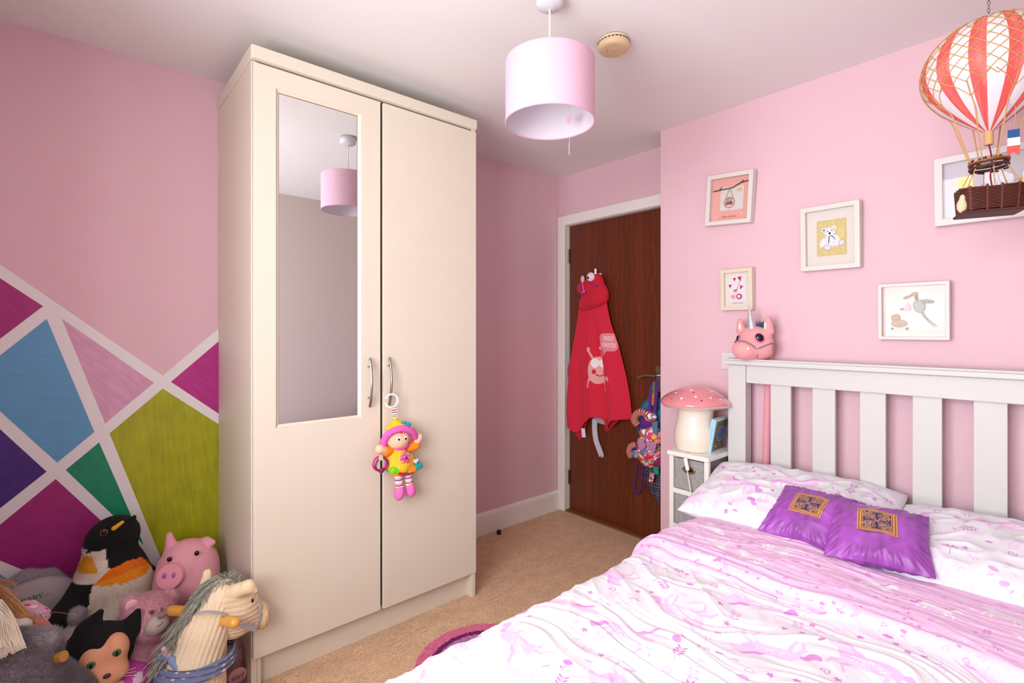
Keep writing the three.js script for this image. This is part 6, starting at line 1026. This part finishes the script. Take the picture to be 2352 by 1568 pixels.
{
  // cream corduroy rocking horse
  const o = thing('corduroy_horse', 'cream corduroy rocking horse with grey mane and starry blue scarf', 'rocking horse', [0, 0, 0]);
  const cream = '#e9d5b4', X = 0.62;
  const P = (px, py, x = X) => T(px, py, x);
  const neckTop = P(508, 1372), neckMid = P(470, 1450), neckLow = P(445, 1540), chestLow = P(430, 1640), jaw = P(540, 1418), muzzle = P(585, 1413);
  const headPrims = [cap(P(515, 1372), P(545, 1390), 0.058, 0.056, cream), cap(P(545, 1395), muzzle, 0.056, 0.04, cream), ell(P(535, 1430), [0.045, 0.05, 0.05], cream)];
  const neckPrims = [cap(neckTop, neckMid, 0.056, 0.066, cream), cap(neckMid, neckLow, 0.066, 0.085, cream), cap(neckLow, chestLow, 0.085, 0.12, cream), ell(P(425, 1660), [0.11, 0.1, 0.12], cream)];
  const cord = (axis, pitch, amp) => (x, y, z) => { const s = (x * axis[0] + y * axis[1] + z * axis[2]) / pitch; return amp * (Math.abs(Math.sin(Math.PI * s)) - 0.5) * 2 - amp * 0.3; };
  const neck = blob(neckPrims, 0.0042, 0.04, { bump: cord([-0.25, 0.34, 0.92], 0.0155, 0.0016) });
  part('neck', neck, mat('#e9d5b4', 0.95, { bumpMap: plushBump, bumpScale: 0.0012 }), o, 'cream corduroy neck');
  part('head', blob(headPrims, 0.0038, 0.04, { bump: cord([0.2, 0.95, -0.1], 0.0155, 0.0016) }), mat('#e2cba9', 0.95, { bumpMap: plushBump, bumpScale: 0.0012 }), o, 'cream corduroy head');
  part('nose', blob([ell(P(600, 1412), [0.04, 0.046, 0.026], cream)], 0.0035, 0.02, { bump: cord([0.2, -0.1, 0.97], 0.012, 0.0014) }), mat('#dfc39a', 0.95), o, 'rounded corduroy nose');
  part('ear', blob([cap(P(545, 1356, 0.66), P(570, 1347, 0.69), 0.024, 0.02, cream), cap(P(570, 1347, 0.69), P(588, 1357, 0.7), 0.018, 0.007, cream)], 0.0035, 0.015, { bump: cord([0, 0.6, 0.8], 0.008, 0.001) }), mat('#e6cfa8', 0.95), o, 'folded corduroy ear');
  part('ear', blob([cap(P(470, 1362, 0.55), P(476, 1316, 0.54), 0.022, 0.014, cream)], 0.0035, 0.015, { bump: cord([0, 0, 1], 0.009, 0.001) }), mat('#e6cfa8', 0.95), o, 'upright corduroy ear');
  part('eye', ball(P(578, 1380, 0.665), 0.0075, [0.7, 1.25, 0.9], 14), mat('#0b0908', 0.12), o, 'black bead eye'); part('nostril', ball(P(612, 1402, 0.645), 0.004, [0.7, 1.5, 0.8], 10), mat('#4a3a30', 0.6), o);
  // mane: long grey hairs in locks along the crest
  const r = rng(51), crest = curve([P(545, 1338, 0.61), P(505, 1328, 0.605), P(470, 1360, 0.6), P(440, 1405, 0.595), P(415, 1450, 0.59), P(395, 1488, 0.59)]), locks = [[], [], []];
  for (let i = 0; i < 1500; i++) {
    const t = r(), a = crest.getPoint(t), side = (r() - 0.45) * 0.05, root = V(a.x + side, a.y - 0.012 * r(), a.z + 0.012 * (r() - 0.3));
    const L = 0.045 + 0.05 * r() * (t < 0.15 ? 0.6 : 1), drop = lerp(-0.35, 0.9, smooth(0.05, 0.4, t)), tip = root.clone().add(V(side * 0.9 + 0.012 * (r() - 0.5), -L * drop * (0.6 + 0.5 * r()), L * lerp(-0.35, 0.75, smooth(0.0, 0.3, t)) * (0.4 + 0.8 * r())));
    const mid = root.clone().lerp(tip, 0.5).add(V(0.004 * (r() - 0.5), 0.014 * r(), 0.01 * r()));
    locks[r() * 3 | 0].push(new THREE.TubeGeometry(new THREE.QuadraticBezierCurve3(root, mid, tip), 4, 0.0011, 3));
  }
  ['#a0a496', '#c3c3b3', '#868a7c'].forEach((c, i) => { const m = part('mane', merge(locks[i]), mat(c, 0.8), o, 'shaggy grey mane'); m.userData.kind = 'stuff'; });
  const wood = mat('#e0a445', 0.4, { clearcoat: 0.3 });
  part('handle', merge([rod(P(505, 1424, 0.66), P(538, 1430, 0.735), 0.0165, 20), ball(P(538, 1430, 0.735), 0.0165, [1, 1, 1], 16)]), wood, o, 'round wooden handle');
  part('handle', merge([rod(P(425, 1404, 0.58), P(396, 1402, 0.52), 0.0165, 20), ball(P(396, 1402, 0.52), 0.0165, [1, 1, 1], 16)]), wood, o, 'round wooden handle');
  const grey = mat('#b3b1b5', 0.8);
  const strip = (pts, w, nm, lab, m = grey) => part(nm, new THREE.ExtrudeGeometry(new THREE.Shape([[-0.0018, -w], [0.0018, -w], [0.0018, w], [-0.0018, w]].map((p) => new THREE.Vector2(...p))), { steps: 40, extrudePath: curve(pts), bevelEnabled: false }), m, o, lab);
  strip([P(450, 1408, 0.665), P(475, 1405, 0.687), P(505, 1408, 0.69), P(530, 1416, 0.68)], 0.006, 'bridle', 'grey bridle band'); strip([P(545, 1428, 0.682), P(565, 1436, 0.676), P(588, 1444, 0.662)], 0.009, 'bridle', 'grey bridle band');
  part('noseband', tube([P(592, 1375, 0.645), P(597, 1395, 0.664), P(597, 1420, 0.664), P(590, 1444, 0.652)], 0.003, 24, 7), mat('#a7a2a8', 0.85), o);
  // neckerchief with stars
  const starCloth = paint(512, 256, (x, w, h) => { x.fillStyle = '#6b7796'; x.fillRect(0, 0, w, h); const q = rng(8); for (let i = 0; i < 22; i++) { const cx = (i % 8) * 64 + 20 + 20 * q(), cy = (i / 8 | 0) * 84 + 30 + 20 * q(), s = 12 + 12 * q(); x.fillStyle = i % 4 ? '#e9b9bd' : '#c9a3b4'; x.beginPath(); starPts(s, 0.45, q()).forEach(([a, b]) => x.lineTo(cx + a, cy + b)); x.fill(); } });
  const ringA = (v) => [lerp(P(448, 1498)[1], P(446, 1528)[1], v), 0];
  const nc = [P(458, 1495), P(449, 1532)];
  part('scarf', sheet((u, v) => { const a = u * 2 * Math.PI, cx = lerp(nc[0][0], nc[1][0], v), cz = lerp(nc[0][2], nc[1][2], v), y = ringA(v)[0] + 0.006 * Math.sin(a), rr = lerp(0.094, 0.108, v) + 0.004 + 0.0035 * Math.sin(v * 18 + Math.sin(a * 2) * 2); return [cx + rr * Math.cos(a) , y, cz + rr * 1.04 * Math.sin(a)]; }, 120, 24, (u, v) => [u * 2.4, v]), (() => { starCloth.wrapS = starCloth.wrapT = THREE.RepeatWrapping; return mat('#ffffff', 0.9, { map: starCloth, side: THREE.DoubleSide }); })(), o, 'blue scarf with pink stars');
  part('scarf_knot', blob([ell(P(388, 1508, 0.61), [0.022, 0.02, 0.022], '#6b7796'), cap(P(388, 1508, 0.62), P(364, 1512, 0.63), 0.014, 0.006, '#6b7796'), cap(P(390, 1500, 0.62), P(376, 1490, 0.63), 0.014, 0.008, '#c9a3b4'), cap(P(395, 1515, 0.65), P(410, 1546, 0.68), 0.012, 0.005, '#7f93b5')], 0.003, 0.012), vmat(0.9), o, 'knotted scarf ends');
  // rockers and legs stand on the floor below the frame
  for (const s of [-1, 1]) part('leg', rod([0.62 + s * 0.09, 0.025, 2.22], [0.62 + s * 0.05, 0.1, 2.25], 0.03, 14), mat('#e2cba9', 0.95), o);
  for (const s of [-1, 1]) part('rocker', tube([[0.62 + s * 0.1, 0.03, 2.08], [0.62 + s * 0.1, 0.014, 2.25], [0.62 + s * 0.1, 0.014, 2.42], [0.62 + s * 0.1, 0.03, 2.58]], 0.014, 24, 10), wood, o);
  part('trunk', blob([cap([0.62, 0.1, 2.28], [0.62, 0.09, 2.42], 0.085, 0.07, cream)], 0.008, 0.03), mat('#e2cba9', 0.95), o, 'cream body');
}
{
  // black plush kitten, head resting sideways
  const o = thing('plush_kitten', 'black plush kitten with a peach face lying below the penguin', 'soft toy', [0, 0, 0]);
  const black = '#050405', peach = '#d99a78', h = T(222, 1500, 0.5), up = V(0.15, 0.75, -0.38).normalize();
  const side = V(0.1, 0.35, 0.9).normalize();
  const E = (s, k) => { const p = V(...h).addScaledVector(up, 0.07 + k * 0.055).addScaledVector(side, s * (0.055 - k * 0.004)); return [p.x - 0.02, p.y, p.z]; };
  const g = blob([ell(h, [0.085, 0.09, 0.095], black), cap(E(-1, 0), E(-1, 1), 0.034, 0.01, black, 0.02), cap(E(1, 0), E(1, 1), 0.034, 0.01, black, 0.02)], 0.0055, 0.03);
  part('head', g, plush(), o, 'black plush head with pointed ears');
  const f = V(...h).add(V(0.052, -0.012, -0.015));
  const face = part('face', blob([ell([f.x, f.y + 0.022, f.z + 0.028], [0.04, 0.046, 0.038], peach), ell([f.x, f.y + 0.034, f.z - 0.028], [0.04, 0.046, 0.036], peach), ell([f.x + 0.012, f.y - 0.026, f.z - 0.008], [0.042, 0.036, 0.055], peach)], 0.0045, 0.025), vmat(0.92), o, 'peach felt face');
  for (const [y, z] of [[0.026, 0.03], [0.038, -0.03]]) { const e = part('eye', ball([f.x + 0.037, f.y + y, f.z + z], 0.0115, [0.5, 1, 1], 14), mat('#3f6d3a', 0.2), face, 'green cat eye'); part('pupil', ball([f.x + 0.0415, f.y + y, f.z + z], 0.008, [0.5, 1.15, 0.5], 12), mat('#050505', 0.1), e); }
  part('nose', ball([f.x + 0.056, f.y - 0.012, f.z - 0.006], 0.009, [0.6, 0.8, 1.1], 12), mat('#3a1f22', 0.4), face);
  part('whisker', merge([-1, 1].flatMap((s) => [0, 1, 2].map((k) => rod([f.x + 0.045, f.y - 0.024, f.z + s * 0.02], [f.x + 0.05, f.y - 0.02 - k * 0.012, f.z + s * 0.075], 0.0006, 5)))), mat('#e8dcd6', 0.6), face);
  const bodyC = T(285, 1585, 0.5);
  const dot = (x, y, z) => { const a = Math.round(y / 0.05), b = Math.round((z + (a % 2) * 0.025) / 0.05); return Math.hypot(y - a * 0.05, z + (a % 2) * 0.025 - b * 0.05) < 0.013 ? '#e6c9dd' : '#bf4a9c'; };
  part('dress', blob([ell(bodyC, [0.085, 0.09, 0.085], '#bf4a9c'), cap(bodyC, T(240, 1640, 0.5), 0.07, 0.08, '#bf4a9c')], 0.006, 0.03, { color: dot }), vmat(0.9), o, 'pink spotted dress');
}
{
  // grey plush with embroidered word, leaning on the wall
  const o = thing('grey_plush', 'grey plush toy embroidered with green capital letters beside the penguin', 'soft toy', [0, 0, 0]);
  const c = T(85, 1392, 0.1), grey = '#a8a0a2';
  const g = blob([ell(c, [0.05, 0.098, 0.125], grey), ell(off(c, 0.01, -0.12, 0.0), [0.06, 0.09, 0.12], grey)], 0.006, 0.03);
  part('body', g, vmat(0.92, { bumpMap: plushBump, bumpScale: 0.0008 }), o, 'grey velour front');
  const rim = blob([cap(T(60, 1326, 0.07), T(115, 1324, 0.07), 0.022, 0.022, '#b3aab2'), cap(T(115, 1324, 0.07), T(155, 1355, 0.09), 0.022, 0.026, '#b3aab2'), cap(T(60, 1326, 0.07), T(25, 1345, 0.08), 0.022, 0.022, '#b3aab2')], 0.005, 0.01);
  part('plush_edge', rim, plush(), o, 'fluffy lilac grey edge'); pile(rim, 6000, 0.011, 0.0006, o, { seed: 61, lean: 1.2, droop: 0.2, label: 'lilac grey pile' });
  const [pg, pm] = writing('BABY...', 0.1, 0.026, '#1f8a2c', 'bold 105px serif'); const tp = T(82, 1370, 0.152); part('embroidery', pg.rotateY(Math.PI / 2).rotateX(0.08).translate(tp[0] + 0.003, tp[1], tp[2]), pm, o, 'green embroidered word');
  const arm = blob([cap(T(165, 1425, 0.25), T(160, 1500, 0.34), 0.036, 0.045, '#a39b98')], 0.0055, 0.02);
  part('leg', arm, vmat(0.92), o, 'grey velour leg'); 
  const cuff = blob([ell(T(174, 1415, 0.28), [0.03, 0.026, 0.026], '#b3aab2')], 0.005, 0.01); part('cuff', cuff, plush(), o, 'fluffy grey cuff'); pile(cuff, 1800, 0.01, 0.0006, o, { seed: 66, lean: 1.2, label: 'grey pile' });
}
{
  // baby doll with fair hair
  const o = thing('baby_doll', 'baby doll with long fair hair in a pink lace-trimmed dress', 'doll', [0, 0, 0]);
  const skin = '#cf8f7c', h = T(-28, 1395, 0.36);
  part('head', blob([ell(h, [0.06, 0.06, 0.06], skin), ell(off(h, 0.03, -0.01, -0.01), [0.035, 0.035, 0.04], skin)], 0.005, 0.02), vmat(0.5), o, 'doll face');
  part('arm', blob([cap(T(45, 1440, 0.44), T(80, 1432, 0.48), 0.022, 0.017, '#c07566'), cap(T(80, 1432, 0.48), T(104, 1436, 0.5), 0.016, 0.012, '#c07566')], 0.004, 0.01), vmat(0.5), o, 'pinkish doll arm');
  part('bottle', blob([cap(T(30, 1425, 0.47), T(52, 1436, 0.5), 0.02, 0.022, '#d8cec8')], 0.004, 0.01), vmat(0.5), o, 'white feeding bottle');
  const print = paint(128, 128, (x, w, hh) => { x.fillStyle = '#d7a6bd'; x.fillRect(0, 0, w, hh); const q = rng(4); for (let i = 0; i < 26; i++) { x.fillStyle = i % 2 ? '#b8447e' : '#f0dfe6'; x.beginPath(); x.arc(q() * w, q() * hh, 4 + 7 * q(), 0, 7); x.fill(); } }, { repeat: [14, 14] });
  part('dress', blob([cap(T(60, 1405, 0.38), T(92, 1415, 0.42), 0.034, 0.026, '#fff'), ell(T(40, 1440, 0.36), [0.06, 0.06, 0.07], '#fff')], 0.005, 0.02), mat('#ffffff', 0.9, { map: print }), o, 'pink flowered dress');
  { const lace = []; for (let i = 0; i < 26; i++) { const t = i / 25, p = V(...T(lerp(86, 116, t), lerp(1404, 1441, t), 0.455)); lace.push(new THREE.TorusGeometry(0.0042, 0.0009, 5, 10).rotateY(Math.PI / 2).translate(p.x, p.y + 0.003 * Math.sin(i * 2.1), p.z)); } const m = part('lace', merge(lace), mat('#e3dcd8', 0.9), o, 'white lace trim'); m.userData.kind = 'stuff'; }
  { const r = rng(71), parts = [[], []]; const strand = (pts, w) => new THREE.TubeGeometry(curve(pts), 16, w, 4); for (let i = 0; i < 190; i++) { const a = r(), j = () => (r() - 0.5); const s = T(-30 + 30 * r(), 1345 + 40 * j(), 0.4), m1 = T(20 + 26 * a, 1392 + 26 * j(), 0.47), m2 = T(45 + 30 * a, 1418 + 14 * j(), 0.5), e = T(62 + 20 * a, 1424 + 16 * j(), 0.5); parts[i % 2].push(strand([s, m1, m2, e], 0.0009)); } for (let i = 0; i < 16; i++) { const j = () => (r() - 0.5) * 8; parts[0].push(strand([T(0, 1330 + j(), 0.42), T(28, 1338 + j(), 0.44), T(38, 1362 + j(), 0.45), T(22, 1378 + j(), 0.46), T(0, 1384 + j(), 0.46)], 0.0007)); } parts[0].push(strand([T(66, 1420, 0.5), T(110, 1406, 0.52), T(150, 1408, 0.52), T(176, 1414, 0.52)], 0.0007)); ['#b98a58', '#cf9f68'].forEach((c, i) => { const m = part('hair', merge(parts[i]), mat(c, 0.6), o, 'long fair hair'); m.userData.kind = 'stuff'; }); }
  for (const [a, b, c, d] of [[138, 1512, 146, 1522], [130, 1545, 140, 1550]]) part('foot', blob([cap(T(a - 16, b + 8, 0.5), T(c, d - 6, 0.52), 0.014, 0.008, '#bf7264')], 0.003, 0.008), vmat(0.5), o, 'pinkish doll foot');
}
{
  // grey plush horse with a cream fringe, wooden handle and green rein
  const o = thing('grey_hobby_horse', 'shaggy grey plush horse with a cream yarn fringe and wooden handle', 'hobby horse', [0, 0, 0]);
  const grey = '#8f868c', X = 0.68;
  const g = blob([ell(T(10, 1545, X), [0.085, 0.1, 0.09], grey), ell(T(40, 1590, X), [0.1, 0.1, 0.09], grey), cap(T(55, 1478, X), T(118, 1462, X + 0.02), 0.03, 0.02, '#a49ba0', 0.02), cap(T(90, 1545, X - 0.04), T(160, 1600, X - 0.08), 0.05, 0.06, grey, 0.03), ell(T(90, 1490, X - 0.02), [0.05, 0.035, 0.045], grey)], 0.006, 0.03);
  part('body', g, plush(), o, 'grey plush head and neck');
  pile(g, 34000, 0.0125, 0.0007, o, { droop: 0.2, lean: 1.3, seed: 81, label: 'shaggy grey pile' });
  { const r = rng(91), list = []; for (let i = 0; i < 240; i++) { const a = T(-30 + 34 * r(), 1375 + 30 * r(), X + 0.02), t = r(), e = T(-10 + 64 * t + 8 * r(), 1485 + 26 * (1 - t) * r() + 10 * r() - 6 * t, X + 0.1); const m = [lerp(a[0], e[0], 0.5) + 0.012 * r(), lerp(a[1], e[1], 0.45) + 0.022 * r() * t, lerp(a[2], e[2], 0.55) + 0.01 * (r() - 0.5)], m2 = [lerp(m[0], e[0], 0.5) + 0.006 * (r() - 0.5), lerp(m[1], e[1], 0.5), lerp(m[2], e[2], 0.5) + 0.008 * (r() - 0.5)]; list.push(new THREE.TubeGeometry(curve([a, m, m2, e]), 14, 0.0016, 5)); } const m = part('fringe', merge(list), mat('#d9cdb8', 0.9), o, 'cream yarn fringe'); m.userData.kind = 'stuff'; }
  part('handle', merge([rod(T(98, 1520, X + 0.0), T(147, 1506, X + 0.04), 0.0135, 18)]), mat('#b07f3f', 0.45), o, 'wooden handle');
  part('rein', tube([T(99, 1512, X + 0.03), T(94, 1535, X + 0.04), T(88, 1555, X + 0.04), T(82, 1580, X + 0.04)], 0.006, 24, 6), mat('#1f4a2c', 0.7), o, 'green woven rein');
  part('stick', rod([0.62, 0.01, 2.66], [T(40, 1590, X)[0], T(40, 1590, X)[1], T(40, 1590, X)[2]], 0.014, 12), mat('#b07f3f', 0.5), o, 'wooden stick');
}
scene.traverse((o) => { if (o.isMesh) { o.castShadow = true; o.receiveShadow = true; } });
renderer.render(scene, camera);
